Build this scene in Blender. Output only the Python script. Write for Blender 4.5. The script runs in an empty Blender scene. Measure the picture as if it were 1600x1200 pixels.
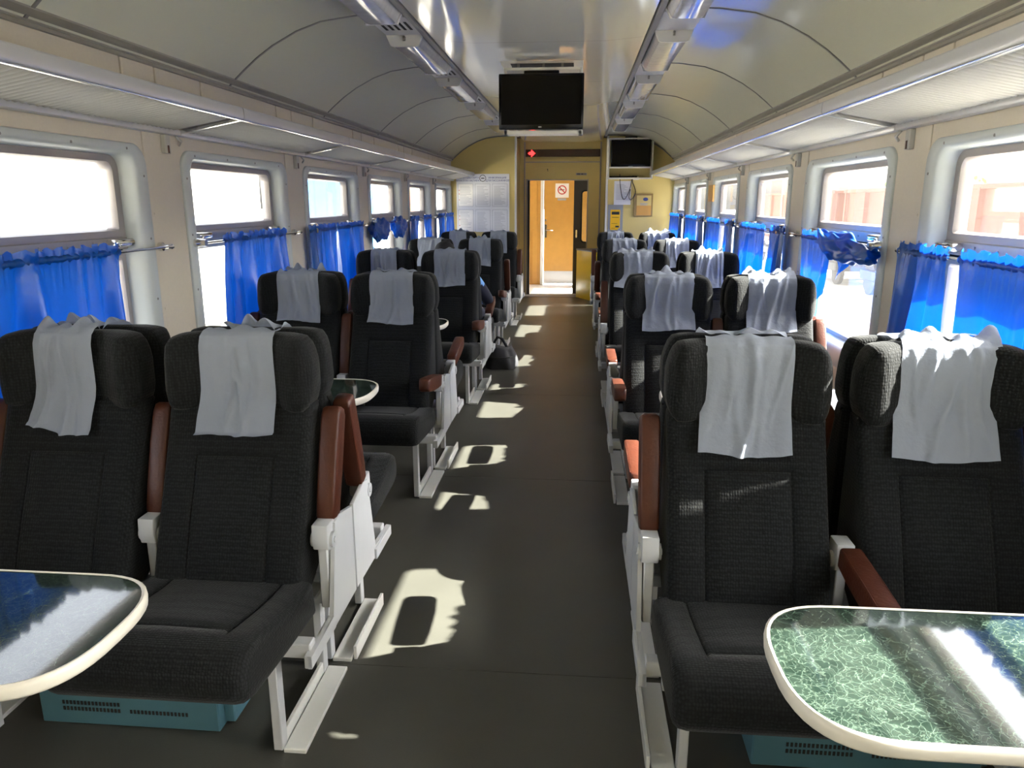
import bpy, bmesh, math, random
from mathutils import Vector, Matrix, Euler

# ------------------------------------------------------------------ scene, camera, light
scene = bpy.context.scene
COL = scene.collection
PI = math.pi
R = math.radians

cam_d = bpy.data.cameras.new('camera')
cam = bpy.data.objects.new('camera', cam_d)
COL.objects.link(cam)
cam.location = (0.23, 0.0, 1.40)
cam.rotation_euler = (R(90 - 13.8265), 0, R(4.891))
cam_d.sensor_width = 36.0
cam_d.lens = 1159.59 / 1600 * 36.0
cam_d.clip_start = 0.02
cam_d.clip_end = 400
scene.camera = cam

world = bpy.data.worlds.new('sky')
scene.world = world
world.use_nodes = True
wn = world.node_tree
for n in list(wn.nodes):
    wn.nodes.remove(n)
sky = wn.nodes.new('ShaderNodeTexSky')
sky.sky_type = 'NISHITA'
sky.sun_disc = False
sky.sun_elevation = R(36.9)
sky.sun_rotation = R(82)
sky.dust_density = 6.0
sky.air_density = 0.8
bg = wn.nodes.new('ShaderNodeBackground')
bg.inputs['Strength'].default_value = 0.95
wo = wn.nodes.new('ShaderNodeOutputWorld')
hs = wn.nodes.new('ShaderNodeHueSaturation')   # hazy, whitish sky
hs.inputs['Saturation'].default_value = 0.3
wn.links.new(sky.outputs[0], hs.inputs['Color'])
wn.links.new(hs.outputs[0], bg.inputs[0])
wn.links.new(bg.outputs[0], wo.inputs[0])

sun_d = bpy.data.lights.new('sun', 'SUN')
sun_d.energy = 31.0
sun_d.angle = R(0.55)
sun_d.color = (1.0, 0.97, 0.88)
sun = bpy.data.objects.new('sun', sun_d)
COL.objects.link(sun)
sun.rotation_euler = Vector((-1.0, -0.135, -0.757)).to_track_quat('-Z', 'Y').to_euler()
sun.location = (12, 2, 9)

vs = scene.view_settings
vs.view_transform = 'Standard'
vs.look = 'None'
vs.exposure = 1.1
vs.gamma = 1.0
vs.use_curve_mapping = False

# ------------------------------------------------------------------ measures (metres)
WX = 1.5435            # inner face of the side walls
J0 = 3.259             # a rack joint / pillar
BAY = 1.523
Y_BACK = J0 - 4 * BAY  # where the shell is closed off behind the camera
Y_END = 10.64          # end wall
Y_REC = 11.47          # recessed door wall
Y_VEST = 12.85
UNIT0 = 1.977          # centre line of the first back to back seat pair
UNIT = 1.719
PX = 0.918             # centre of a double seat
EXT = 1.66             # outer face of the body

# ------------------------------------------------------------------ materials
MATS = {}
def mat(name, color, rough=0.5, metal=0.0, spec=0.5, coat=0.0, noise=0.0, nscale=20.0, bump=0.0, bscale=None, emit=None, estr=0.0, sheen=0.0):
    m = bpy.data.materials.new(name)
    m.use_nodes = True
    nt = m.node_tree
    b = nt.nodes['Principled BSDF']
    b.inputs['Base Color'].default_value = (*color, 1)
    b.inputs['Roughness'].default_value = rough
    b.inputs['Metallic'].default_value = metal
    b.inputs['Specular IOR Level'].default_value = spec
    b.inputs['Coat Weight'].default_value = coat
    b.inputs['Coat Roughness'].default_value = 0.08
    b.inputs['Sheen Weight'].default_value = sheen
    if emit:
        b.inputs['Emission Color'].default_value = (*emit, 1)
        b.inputs['Emission Strength'].default_value = estr
    if noise > 0 or bump > 0:
        tc = nt.nodes.new('ShaderNodeTexCoord')
        nz = nt.nodes.new('ShaderNodeTexNoise')
        nz.inputs['Scale'].default_value = nscale
        nz.inputs['Detail'].default_value = 6
        nt.links.new(tc.outputs['Object'], nz.inputs['Vector'])
        if noise > 0:
            mx = nt.nodes.new('ShaderNodeMixRGB')
            mx.inputs[1].default_value = (*[c * (1 - noise) for c in color], 1)
            mx.inputs[2].default_value = (*[min(1, c * (1 + noise)) for c in color], 1)
            nt.links.new(nz.outputs['Fac'], mx.inputs[0])
            nt.links.new(mx.outputs[0], b.inputs['Base Color'])
        if bump > 0:
            nb = nz
            if bscale:
                nb = nt.nodes.new('ShaderNodeTexNoise')
                nb.inputs['Scale'].default_value = bscale
                nb.inputs['Detail'].default_value = 3
                nt.links.new(tc.outputs['Object'], nb.inputs['Vector'])
            bp = nt.nodes.new('ShaderNodeBump')
            bp.inputs['Strength'].default_value = bump
            bp.inputs['Distance'].default_value = 0.01
            nt.links.new(nb.outputs['Fac'], bp.inputs['Height'])
            nt.links.new(bp.outputs[0], b.inputs['Normal'])
    MATS[name] = m
    return m

def fabric_mat(name, dark, light, scale):
    m = bpy.data.materials.new(name)
    m.use_nodes = True
    nt = m.node_tree
    b = nt.nodes['Principled BSDF']
    b.inputs['Roughness'].default_value = 0.85
    b.inputs['Specular IOR Level'].default_value = 0.25
    b.inputs['Sheen Weight'].default_value = 0.08
    b.inputs['Sheen Roughness'].default_value = 0.4
    tc = nt.nodes.new('ShaderNodeTexCoord')
    mp = nt.nodes.new('ShaderNodeMapping')
    mp.inputs['Scale'].default_value = (1.0, 1.0, 0.8)
    vo = nt.nodes.new('ShaderNodeTexVoronoi')
    vo.inputs['Scale'].default_value = scale
    vo.inputs['Randomness'].default_value = 0.35
    cr = nt.nodes.new('ShaderNodeValToRGB')
    cr.color_ramp.elements[0].position = 0.15
    cr.color_ramp.elements[0].color = (*light, 1)
    cr.color_ramp.elements[1].position = 0.62
    cr.color_ramp.elements[1].color = (*dark, 1)
    nz = nt.nodes.new('ShaderNodeTexNoise')
    nz.inputs['Scale'].default_value = 7
    nz.inputs['Detail'].default_value = 4
    mx = nt.nodes.new('ShaderNodeMixRGB')
    mx.blend_type = 'MULTIPLY'
    mx.inputs[0].default_value = 0.35
    bp = nt.nodes.new('ShaderNodeBump')
    bp.inputs['Strength'].default_value = 0.5
    bp.inputs['Distance'].default_value = 0.003
    bp.invert = True
    L = nt.links.new
    L(tc.outputs['Object'], mp.inputs[0]); L(mp.outputs[0], vo.inputs['Vector'])
    L(tc.outputs['Object'], nz.inputs['Vector'])
    L(vo.outputs['Distance'], cr.inputs[0]); L(cr.outputs[0], mx.inputs[1]); L(nz.outputs['Fac'], mx.inputs[2])
    L(mx.outputs[0], b.inputs['Base Color'])
    L(vo.outputs['Distance'], bp.inputs['Height']); L(bp.outputs[0], b.inputs['Normal'])
    MATS[name] = m
    return m

def cloth_mat(name, color, trans, rough=0.6, gloss=0.0, tfac=0.4, bscale=60, bump=0.15):
    """thin cloth: diffuse + translucent + optional satin gloss"""
    m = bpy.data.materials.new(name)
    m.use_nodes = True
    nt = m.node_tree
    for n in list(nt.nodes):
        nt.nodes.remove(n)
    L = nt.links.new
    out = nt.nodes.new('ShaderNodeOutputMaterial')
    pb = nt.nodes.new('ShaderNodeBsdfPrincipled')
    pb.inputs['Base Color'].default_value = (*color, 1)
    pb.inputs['Roughness'].default_value = rough
    pb.inputs['Specular IOR Level'].default_value = gloss
    tr = nt.nodes.new('ShaderNodeBsdfTranslucent')
    tr.inputs[0].default_value = (*trans, 1)
    mx = nt.nodes.new('ShaderNodeMixShader')
    mx.inputs[0].default_value = tfac
    tc = nt.nodes.new('ShaderNodeTexCoord')
    nz = nt.nodes.new('ShaderNodeTexNoise')
    nz.inputs['Scale'].default_value = bscale
    nz.inputs['Detail'].default_value = 4
    bp = nt.nodes.new('ShaderNodeBump')
    bp.inputs['Strength'].default_value = bump
    bp.inputs['Distance'].default_value = 0.01
    L(tc.outputs['Object'], nz.inputs['Vector']); L(nz.outputs['Fac'], bp.inputs['Height'])
    L(bp.outputs[0], pb.inputs['Normal']); L(bp.outputs[0], tr.inputs['Normal'])
    L(pb.outputs[0], mx.inputs[1]); L(tr.outputs[0], mx.inputs[2]); L(mx.outputs[0], out.inputs[0])
    MATS[name] = m
    return m

def glass_mat(name, tint, dust, gloss=0.06):
    m = bpy.data.materials.new(name)
    m.use_nodes = True
    nt = m.node_tree
    for n in list(nt.nodes):
        nt.nodes.remove(n)
    L = nt.links.new
    out = nt.nodes.new('ShaderNodeOutputMaterial')
    tr = nt.nodes.new('ShaderNodeBsdfTransparent')
    tr.inputs[0].default_value = (*tint, 1)
    gl = nt.nodes.new('ShaderNodeBsdfGlossy')
    gl.inputs['Roughness'].default_value = 0.02
    du = nt.nodes.new('ShaderNodeBsdfTranslucent')
    du.inputs[0].default_value = (0.85, 0.82, 0.78, 1)
    lw = nt.nodes.new('ShaderNodeLayerWeight')
    pw = nt.nodes.new('ShaderNodeMath'); pw.operation = 'POWER'; pw.inputs[1].default_value = 4.0
    fr = nt.nodes.new('ShaderNodeMath'); fr.operation = 'MULTIPLY_ADD'; fr.inputs[1].default_value = 0.5; fr.inputs[2].default_value = 0.03
    L(lw.outputs['Facing'], pw.inputs[0]); L(pw.outputs[0], fr.inputs[0])
    m1 = nt.nodes.new('ShaderNodeMixShader')
    m2 = nt.nodes.new('ShaderNodeMixShader')
    tc = nt.nodes.new('ShaderNodeTexCoord')
    nz = nt.nodes.new('ShaderNodeTexNoise')
    nz.inputs['Scale'].default_value = 5
    nz.inputs['Detail'].default_value = 5
    mr = nt.nodes.new('ShaderNodeMapRange')
    mr.inputs[3].default_value = dust * 0.5
    mr.inputs[4].default_value = dust * 1.5
    L(tc.outputs['Object'], nz.inputs['Vector']); L(nz.outputs['Fac'], mr.inputs[0])
    L(fr.outputs[0], m1.inputs[0]); L(tr.outputs[0], m1.inputs[1]); L(gl.outputs[0], m1.inputs[2])
    L(mr.outputs[0], m2.inputs[0]); L(m1.outputs[0], m2.inputs[1]); L(du.outputs[0], m2.inputs[2])
    L(m2.outputs[0], out.inputs[0])
    MATS[name] = m
    return m

def marble_mat(name):
    m = bpy.data.materials.new(name)
    m.use_nodes = True
    nt = m.node_tree
    b = nt.nodes['Principled BSDF']
    b.inputs['Roughness'].default_value = 0.07
    b.inputs['Specular IOR Level'].default_value = 0.5
    b.inputs['Coat Weight'].default_value = 0.7
    b.inputs['Coat Roughness'].default_value = 0.04
    L = nt.links.new
    tc = nt.nodes.new('ShaderNodeTexCoord')
    n1 = nt.nodes.new('ShaderNodeTexNoise')
    n1.inputs['Scale'].default_value = 14; n1.inputs['Detail'].default_value = 8; n1.inputs['Distortion'].default_value = 1.2
    va = nt.nodes.new('ShaderNodeVectorMath'); va.operation = 'MULTIPLY_ADD'
    va.inputs[1].default_value = (0.06, 0.06, 0.06)
    vo = nt.nodes.new('ShaderNodeTexVoronoi')
    vo.feature = 'DISTANCE_TO_EDGE'
    vo.inputs['Scale'].default_value = 34
    vo2 = nt.nodes.new('ShaderNodeTexVoronoi')
    vo2.feature = 'DISTANCE_TO_EDGE'
    vo2.inputs['Scale'].default_value = 75
    c1 = nt.nodes.new('ShaderNodeValToRGB')
    c1.color_ramp.elements[0].position = 0.0; c1.color_ramp.elements[0].color = (0.065, 0.09, 0.07, 1)
    c1.color_ramp.elements[1].position = 0.045; c1.color_ramp.elements[1].color = (0, 0, 0, 1)
    c3 = nt.nodes.new('ShaderNodeValToRGB')
    c3.color_ramp.elements[0].position = 0.0; c3.color_ramp.elements[0].color = (0.045, 0.06, 0.046, 1)
    c3.color_ramp.elements[1].position = 0.06; c3.color_ramp.elements[1].color = (0, 0, 0, 1)
    c2 = nt.nodes.new('ShaderNodeValToRGB')
    c2.color_ramp.elements[0].position = 0.36; c2.color_ramp.elements[0].color = (0.006, 0.014, 0.010, 1)
    c2.color_ramp.elements[1].position = 0.72; c2.color_ramp.elements[1].color = (0.026, 0.042, 0.032, 1)
    ad = nt.nodes.new('ShaderNodeMixRGB'); ad.blend_type = 'ADD'
    ad2 = nt.nodes.new('ShaderNodeMixRGB'); ad2.blend_type = 'ADD'; ad2.inputs[0].default_value = 0.9
    L(tc.outputs['Object'], n1.inputs['Vector'])
    L(n1.outputs['Color'], va.inputs[0]); L(tc.outputs['Object'], va.inputs[2])
    L(va.outputs[0], vo.inputs['Vector']); L(va.outputs[0], vo2.inputs['Vector'])
    L(vo.outputs['Distance'], c1.inputs[0]); L(vo2.outputs['Distance'], c3.inputs[0])
    L(n1.outputs['Fac'], c2.inputs[0]); L(n1.outputs['Fac'], ad.inputs[0])
    L(c2.outputs[0], ad.inputs[1]); L(c1.outputs[0], ad.inputs[2])
    L(ad.outputs[0], ad2.inputs[1]); L(c3.outputs[0], ad2.inputs[2])
    L(ad2.outputs[0], b.inputs['Base Color'])
    MATS[name] = m

mat('floor_lino', (0.074, 0.072, 0.061), 0.36, noise=0.22, nscale=3.0, bump=0.05, bscale=250, spec=0.34)
mat('wall_beige', (0.60, 0.54, 0.44), 0.5, noise=0.05, nscale=90)
mat('frame_paint', (0.51, 0.545, 0.535), 0.35, noise=0.05, nscale=6, bump=0.04, bscale=9)
mat('alu', (0.36, 0.33, 0.32), 0.42, metal=0.55)
mat('alu_rail', (0.56, 0.56, 0.57), 0.28, metal=0.35)
mat('chrome', (0.75, 0.74, 0.72), 0.15, metal=1.0)
mat('rack_white', (0.45, 0.44, 0.40), 0.45, noise=0.05, nscale=8)
mat('alu_lip', (0.85, 0.84, 0.82), 0.16, metal=0.9)
mat('cornice', (0.30, 0.28, 0.24), 0.45)
mat('ceiling_cream', (0.71, 0.71, 0.585), 0.22, coat=0.35, noise=0.04, nscale=1.6, spec=0.5)
mat('ceiling_mid', (0.72, 0.71, 0.63), 0.10, coat=0.6, noise=0.03, nscale=2, spec=0.6)
mat('trim_grey', (0.22, 0.21, 0.20), 0.45)
mat('dark_gap', (0.02, 0.018, 0.016), 0.8)
mat('lamp_white', (0.62, 0.61, 0.60), 0.35)
mat('lamp_clear', (0.66, 0.66, 0.70), 0.08, spec=0.8, coat=0.6, noise=0.2, nscale=25)
mat('yellow_wall', (0.66, 0.52, 0.19), 0.42, noise=0.05, nscale=5)
mat('yellow_box', (0.80, 0.56, 0.02), 0.35)
mat('brown_gloss', (0.30, 0.20, 0.075), 0.18, coat=0.4)
mat('orange_wood', (0.58, 0.31, 0.075), 0.30, noise=0.12, nscale=9)
mat('white_paint', (0.72, 0.72, 0.70), 0.35, noise=0.03, nscale=12)
mat('seat_steel', (0.52, 0.53, 0.55), 0.35, noise=0.04, nscale=14)
mat('door_dark', (0.075, 0.065, 0.055), 0.4)
mat('leather', (0.066, 0.0165, 0.0075), 0.42, noise=0.25, nscale=35, bump=0.12, bscale=120, spec=0.38)
mat('black_plastic', (0.004, 0.004, 0.005), 0.2, spec=0.2)
mat('screen', (0.003, 0.003, 0.004), 0.12, spec=0.12)
mat('cream_steel', (0.78, 0.75, 0.66), 0.4)
mat('dark_panel', (0.035, 0.008, 0.006), 0.25)
mat('led_red', (0.4, 0.0, 0.0), 0.4, emit=(1.0, 0.03, 0.03), estr=3.0)
mat('paper', (0.78, 0.79, 0.83), 0.5, noise=0.02, nscale=50)
mat('paper_white', (0.88, 0.87, 0.86), 0.5)
mat('print_blue', (0.05, 0.08, 0.30), 0.6)
mat('print_grey', (0.40, 0.41, 0.46), 0.6)
mat('print_red', (0.55, 0.05, 0.05), 0.6)
mat('print_black', (0.03, 0.03, 0.03), 0.6)
mat('orange_print', (0.85, 0.48, 0.01), 0.5)
mat('grey_plate', (0.30, 0.31, 0.33), 0.5)
mat('heater_blue', (0.075, 0.18, 0.23), 0.5, noise=0.06, nscale=10)
mat('table_edge', (0.70, 0.66, 0.58), 0.35)
mat('bag_cloth', (0.03, 0.03, 0.035), 0.75, bump=0.2, bscale=200, noise=0.2, nscale=30)
mat('skin', (0.45, 0.26, 0.18), 0.5)
mat('hair', (0.012, 0.010, 0.010), 0.6)
mat('shirt_blue', (0.16, 0.36, 0.75), 0.8)
mat('navy', (0.010, 0.012, 0.03), 0.8)
mat('rubber', (0.015, 0.015, 0.015), 0.6)
mat('cable', (0.02, 0.018, 0.016), 0.5)
mat('gravel', (0.58, 0.56, 0.49), 0.95, noise=0.25, nscale=2.5, bump=0.3, bscale=30)
mat('wagon_red', (0.15, 0.05, 0.033), 0.7, noise=0.25, nscale=1.5)
mat('coach_blue', (0.08, 0.28, 0.62), 0.35)
mat('coach_white', (0.70, 0.70, 0.68), 0.4)
mat('coach_orange', (0.75, 0.16, 0.06), 0.4)
mat('coach_glass', (0.05, 0.06, 0.07), 0.15)
mat('concrete', (0.50, 0.47, 0.43), 0.9, noise=0.1, nscale=1)
mat('leaf', (0.13, 0.23, 0.045), 0.7, noise=0.4, nscale=3)
mat('bark', (0.10, 0.07, 0.05), 0.9)
fabric_mat('seat_fabric', (0.0025, 0.0028, 0.0031), (0.0150, 0.0168, 0.0180), 150)
fabric_mat('seat_fabric_side', (0.022, 0.023, 0.024), (0.060, 0.062, 0.064), 165)
cloth_mat('curtain_blue', (0.003, 0.080, 0.35), (0.001, 0.06, 0.45), 0.30, 0.55, 0.25, 14, 0.25)
cloth_mat('cover_cloth', (0.385, 0.425, 0.52), (0.47, 0.51, 0.60), 0.8, 0.2, 0.35, 38, 0.4)
glass_mat('pane_glass', (0.96, 0.97, 0.96), 0.007)
glass_mat('pane_glass_clean', (0.97, 0.97, 0.96), 0.012)
glass_mat('pane_plain', (0.94, 0.96, 0.95), 0.01)
marble_mat('table_marble')

# ------------------------------------------------------------------ helpers
def tag(o, label=None, cat=None, group=None, kind=None):
    if label: o['label'] = label
    if cat: o['category'] = cat
    if group: o['group'] = group
    if kind: o['kind'] = kind
    return o

MESH = {}
def mesh_of(bm, m, smooth=35, name='m'):
    me = bpy.data.meshes.new(name)
    bmesh.ops.remove_doubles(bm, verts=bm.verts, dist=1e-6)
    bmesh.ops.recalc_face_normals(bm, faces=bm.faces)
    bm.to_mesh(me)
    bm.free()
    for mm in (m if isinstance(m, (list, tuple)) else [m]):
        me.materials.append(MATS[mm])
    if smooth:
        for p in me.polygons:
            p.use_smooth = True
        me.set_sharp_from_angle(angle=R(smooth))
    return me

def put(name, me, parent=None, loc=(0, 0, 0), rot=(0, 0, 0)):
    o = bpy.data.objects.new(name, me)
    COL.objects.link(o)
    o.location = loc
    o.rotation_euler = rot
    if parent: o.parent = parent
    return o

def obj(name, bm, m, parent=None, smooth=35, loc=(0, 0, 0), rot=(0, 0, 0)):
    return put(name, mesh_of(bm, m, smooth, name), parent, loc, rot)

def empty(name, loc=(0, 0, 0), rotz=0, parent=None):
    o = bpy.data.objects.new(name, None)
    o.empty_display_size = 0.1
    COL.objects.link(o)
    o.location = loc
    o.rotation_euler = (0, 0, rotz)
    if parent: o.parent = parent
    return o

def NB(): return bmesh.new()

def box(bm, a, b, bev=0.0, seg=2):
    vsn = []
    for x in (a[0], b[0]):
        for y in (a[1], b[1]):
            for z in (a[2], b[2]):
                vsn.append(bm.verts.new((x, y, z)))
    fs = []
    for q in ((0, 1, 3, 2), (4, 6, 7, 5), (0, 4, 5, 1), (2, 3, 7, 6), (0, 2, 6, 4), (1, 5, 7, 3)):
        fs.append(bm.faces.new([vsn[i] for i in q]))
    if bev > 0:
        es = list({e for f in fs for e in f.edges})
        bmesh.ops.bevel(bm, geom=es, offset=bev, segments=seg, profile=0.5, affect='EDGES', clamp_overlap=True)
    return bm

def prism(bm, poly, axis, a, b, bev=0.0):
    """poly: 2D points in the other two axes (in xyz order), extruded from a to b along axis"""
    def pt(p, t):
        if axis == 'x': return (t, p[0], p[1])
        if axis == 'y': return (p[0], t, p[1])
        return (p[0], p[1], t)
    A = [bm.verts.new(pt(p, a)) for p in poly]
    B = [bm.verts.new(pt(p, b)) for p in poly]
    fs = [bm.faces.new(A), bm.faces.new(B[::-1])]
    n = len(poly)
    for i in range(n):
        fs.append(bm.faces.new([A[i], B[i], B[(i + 1) % n], A[(i + 1) % n]]))
    if bev > 0:
        es = list({e for f in fs[:2] for e in f.edges})
        bmesh.ops.bevel(bm, geom=es, offset=bev, segments=2, profile=0.5, affect='EDGES', clamp_overlap=True)
    return bm

def tube(bm, pts, r, n=8, caps=True):
    pts = [Vector(p) for p in pts]
    rs = r if isinstance(r, (list, tuple)) else [r] * len(pts)
    rings = []
    up = None
    for i, p in enumerate(pts):
        if i == 0: d = pts[1] - p
        elif i == len(pts) - 1: d = p - pts[i - 1]
        else: d = pts[i + 1] - pts[i - 1]
        d.normalize()
        if up is None:
            up = Vector((0, 0, 1)) if abs(d.z) < 0.9 else Vector((1, 0, 0))
        s = d.cross(up).normalized()
        up = s.cross(d).normalized()
        rings.append([bm.verts.new(p + (s * math.cos(2 * PI * k / n) + up * math.sin(2 * PI * k / n)) * rs[i]) for k in range(n)])
    for i in range(len(rings) - 1):
        for k in range(n):
            bm.faces.new([rings[i][k], rings[i][(k + 1) % n], rings[i + 1][(k + 1) % n], rings[i + 1][k]])
    if caps:
        bm.faces.new(rings[0][::-1]); bm.faces.new(rings[-1])
    return bm

def loops(bm, lps, closed=True, cap0=False, cap1=False):
    """skin successive point loops"""
    V = [[bm.verts.new(p) for p in l] for l in lps]
    n = len(V[0])
    for i in range(len(V) - 1):
        for k in range(n if closed else n - 1):
            bm.faces.new([V[i][k], V[i][(k + 1) % n], V[i + 1][(k + 1) % n], V[i + 1][k]])
    if cap0: bm.faces.new(V[0][::-1])
    if cap1: bm.faces.new(V[-1])
    return V

def grid(bm, fn, nu, nv):
    V = [[bm.verts.new(fn(i / nu, j / nv)) for j in range(nv + 1)] for i in range(nu + 1)]
    for i in range(nu):
        for j in range(nv):
            bm.faces.new([V[i][j], V[i + 1][j], V[i + 1][j + 1], V[i][j + 1]])
    return V

def rrect(y0, y1, z0, z1, r, n=6, r2=None):
    """rounded rectangle (y,z), r for upper corners, r2 for lower ones"""
    if r2 is None: r2 = r
    pts = []
    for (cy, cz, a0, rr) in ((y1 - r, z1 - r, 0, r), (y0 + r, z1 - r, 90, r), (y0 + r2, z0 + r2, 180, r2), (y1 - r2, z0 + r2, 270, r2)):
        for k in range(n + 1):
            a = R(a0 + 90 * k / n)
            pts.append((cy + rr * math.cos(a), cz + rr * math.sin(a)))
    return pts

def sstep(a, b, x):
    t = max(0.0, min(1.0, (x - a) / (b - a)))
    return t * t * (3 - 2 * t)

def text_mesh(s, size, m, name, parent, loc, rot, align='CENTER', ext=0.0008):
    cu = bpy.data.curves.new(name, 'FONT')
    cu.body = s
    cu.size = size
    cu.align_x = align
    cu.extrude = ext
    tmp = bpy.data.objects.new(name, cu)
    COL.objects.link(tmp)
    dg = bpy.context.evaluated_depsgraph_get()
    me = bpy.data.meshes.new_from_object(tmp.evaluated_get(dg))
    bpy.data.objects.remove(tmp)
    me.materials.clear()
    me.materials.append(MATS[m])
    return put(name, me, parent, loc, rot)

ORD = ['nearest', 'second', 'third', 'fourth', 'farthest']
SIDE = {-1: 'left', 1: 'right'}

# ------------------------------------------------------------------ floor
fl = empty('floor'); tag(fl, 'dark grey linoleum floor of the railway car', 'floor', kind='structure')
ys = [Y_BACK, 0.25, UNIT0 + 0.01, 3.62, 5.35, 7.1, 8.85, 10.6, Y_REC + 0.02]
for a, b in zip(ys[:-1], ys[1:]):
    bm = NB(); box(bm, (-WX, a + 0.0012, -0.03), (WX, b - 0.0012, 0.0)); obj('lino_sheet', bm, 'floor_lino', fl)
bm = NB(); box(bm, (-EXT, Y_BACK - 0.1, -0.12), (EXT, Y_VEST + 0.1, -0.0305)); obj('floor_deck', bm, 'dark_gap', fl)
bm = NB(); box(bm, (-0.64, Y_REC - 0.28, 0.0), (0.64, Y_REC - 0.02, 0.004)); obj('threshold_strip', bm, 'grey_plate', fl)
bm = NB(); box(bm, (-1.3, Y_REC + 0.02, -0.03), (1.3, Y_VEST, 0.006)); obj('vestibule_floor', bm, 'white_paint', fl)

# ------------------------------------------------------------------ side walls and windows
HOLE = (0.14, 1.20, 0.70, 1.583)        # y0,y1 offsets from the joint, z0,z1
FRAME = (0.052, 1.290, 0.595, 1.624)
def wx(side, d):                         # d = distance from the wall face into the room
    return side * (WX - d)

def wall_mesh(side):
    bm = NB()
    a, b = side * WX, side * EXT
    def seg(y0, y1, z0, z1): box(bm, (min(a, b), y0, z0), (max(a, b), y1, z1))
    seg(Y_BACK, Y_END + 0.9, -0.03, 0.68)
    seg(Y_BACK, Y_END + 0.9, 1.595, 2.02)
    prev = Y_BACK
    for k in range(-4, 5):
        j = J0 + k * BAY
        seg(prev, j + 0.125, 0.68, 1.595)
        prev = j + 1.215
    seg(prev, Y_END + 0.9, 0.68, 1.595)
    return bm

def window_meshes(side):
    """meshes local to (y of joint)"""
    out = {}
    def P(l, d): return [(wx(side, d), p[0], p[1]) for p in l]
    # moulded frame
    h = HOLE; f = FRAME
    L = [P(rrect(f[0], f[1], f[2], f[3], 0.085, 8), 0.0),
         P(rrect(f[0], f[1], f[2], f[3], 0.085, 8), 0.009),
         P(rrect(f[0] + .004, f[1] - .004, f[2] + .004, f[3] - .004, 0.082, 8), 0.013),
         P(rrect(h[0] - .026, h[1] + .026, h[2] - .03, h[3] + .018, 0.075, 8), 0.014),
         P(rrect(h[0] - .010, h[1] + .010, h[2] - .012, h[3] + .007, 0.065, 8), 0.008),
         P(rrect(h[0], h[1], h[2], h[3], 0.06, 8), -0.012),
         P(rrect(h[0] + .012, h[1] - .012, h[2] + .008, h[3] - .006, 0.055, 8), -0.052),
         P(rrect(h[0] + .014, h[1] - .014, h[2] + .010, h[3] - .008, 0.05, 8), -0.10)]
    bm = NB(); loops(bm, L); out['window_frame'] = mesh_of(bm, 'frame_paint', 50)
    # sash: upper
    o = (h[0] + .012, h[1] - .012)
    def ring(oy0, oy1, oz0, oz1, iy0, iy1, iz0, iz1, ro, ri, ri2, dep, th):
        b2 = NB()
        loops(b2, [P(rrect(oy0, oy1, oz0, oz1, ro, 6, min(ro, .01)), dep - th),
                   P(rrect(oy0, oy1, oz0, oz1, ro, 6, min(ro, .01)), dep),
                   P(rrect(iy0 - .006, iy1 + .006, iz0 - .006, iz1 + .006, ri + .004, 6, ri2 + .004), dep + .002),
                   P(rrect(iy0, iy1, iz0, iz1, ri, 6, ri2), dep - 0.012),
                   P(rrect(iy0, iy1, iz0, iz1, ri, 6, ri2), dep - th)])
        return b2
    out['upper_sash'] = mesh_of(ring(o[0], o[1], 1.258, h[3] - .006, o[0] + .046, o[1] - .046, 1.293, 1.545, .05, .035, .01, -0.05, .045), 'alu', 40)
    out['lower_sash'] = mesh_of(ring(o[0], o[1], h[2] + .008, 1.196, o[0] + .036, o[1] - .036, 0.737, 1.172, .01, .012, .03, -0.06, .045), 'alu', 40)
    # transom board with rivets
    bm = NB()
    xa, xb = wx(side, -0.075), wx(side, -0.043)
    box(bm, (min(xa, xb), o[0] + .002, 1.213), (max(xa, xb), o[1] - .002, 1.262), 0.003, 1)
    for i in range(7):
        y = o[0] + .08 + i * (o[1] - o[0] - .16) / 6
        xr = wx(side, -0.042)
        tube(bm, [(xr, y, 1.238 + .006 * (i % 2)), (xr - side * 0.003, y, 1.238 + .006 * (i % 2))], 0.005, 6)
    out['transom'] = mesh_of(bm, 'alu', 40)
    bm = NB()
    xa, xb = wx(side, -0.095), wx(side, -0.07)
    box(bm, (min(xa, xb), o[0], 1.190), (max(xa, xb), o[1], 1.214)); out['sash_gap'] = mesh_of(bm, 'dark_gap', 0)
    # latches
    for n, yy in (('latch', o[0] + .02), ('latch_b', o[1] - .15)):
        bm = NB()
        xa, xb = wx(side, -0.045), wx(side, 0.004)
        box(bm, (min(xa, xb), yy, 1.226), (max(xa, xb), yy + .13, 1.256), 0.010, 2)
        xa, xb = wx(side, 0.0), wx(side, 0.012)
        box(bm, (min(xa, xb), yy + .015, 1.229), (max(xa, xb), yy + .09, 1.243), 0.004, 1)
        out[n] = mesh_of(bm, 'chrome', 40)
    # panes
    def pane(y0, y1, z0, z1, d):
        b2 = NB()
        xa, xb = wx(side, d), wx(side, d - .004)
        box(b2, (min(xa, xb), y0, z0), (max(xa, xb), y1, z1)); return mesh_of(b2, 'pane_glass' if side > 0 else 'pane_glass_clean', 0)
    out['pane'] = pane(o[0] + .04, o[1] - .04, 1.287, 1.551, -0.072)
    out['pane_b'] = pane(o[0] + .03, o[1] - .03, .731, 1.178, -0.082)
    # screws of the frame
    bm = NB()
    for (y, z) in [(f[0] + .03, z) for z in (.75, 1.0, 1.25, 1.5)] + [(f[1] - .03, z) for z in (.75, 1.0, 1.25, 1.5)] + [(f[0] + .12 + i * .33, f[3] - .022) for i in range(4)]:
        xr = wx(side, 0.0125)
        tube(bm, [(xr, y, z), (xr - side * 0.0025, y, z)], 0.0055, 6)
    out['screw'] = mesh_of(bm, 'trim_grey', 40)
    return out

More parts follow.
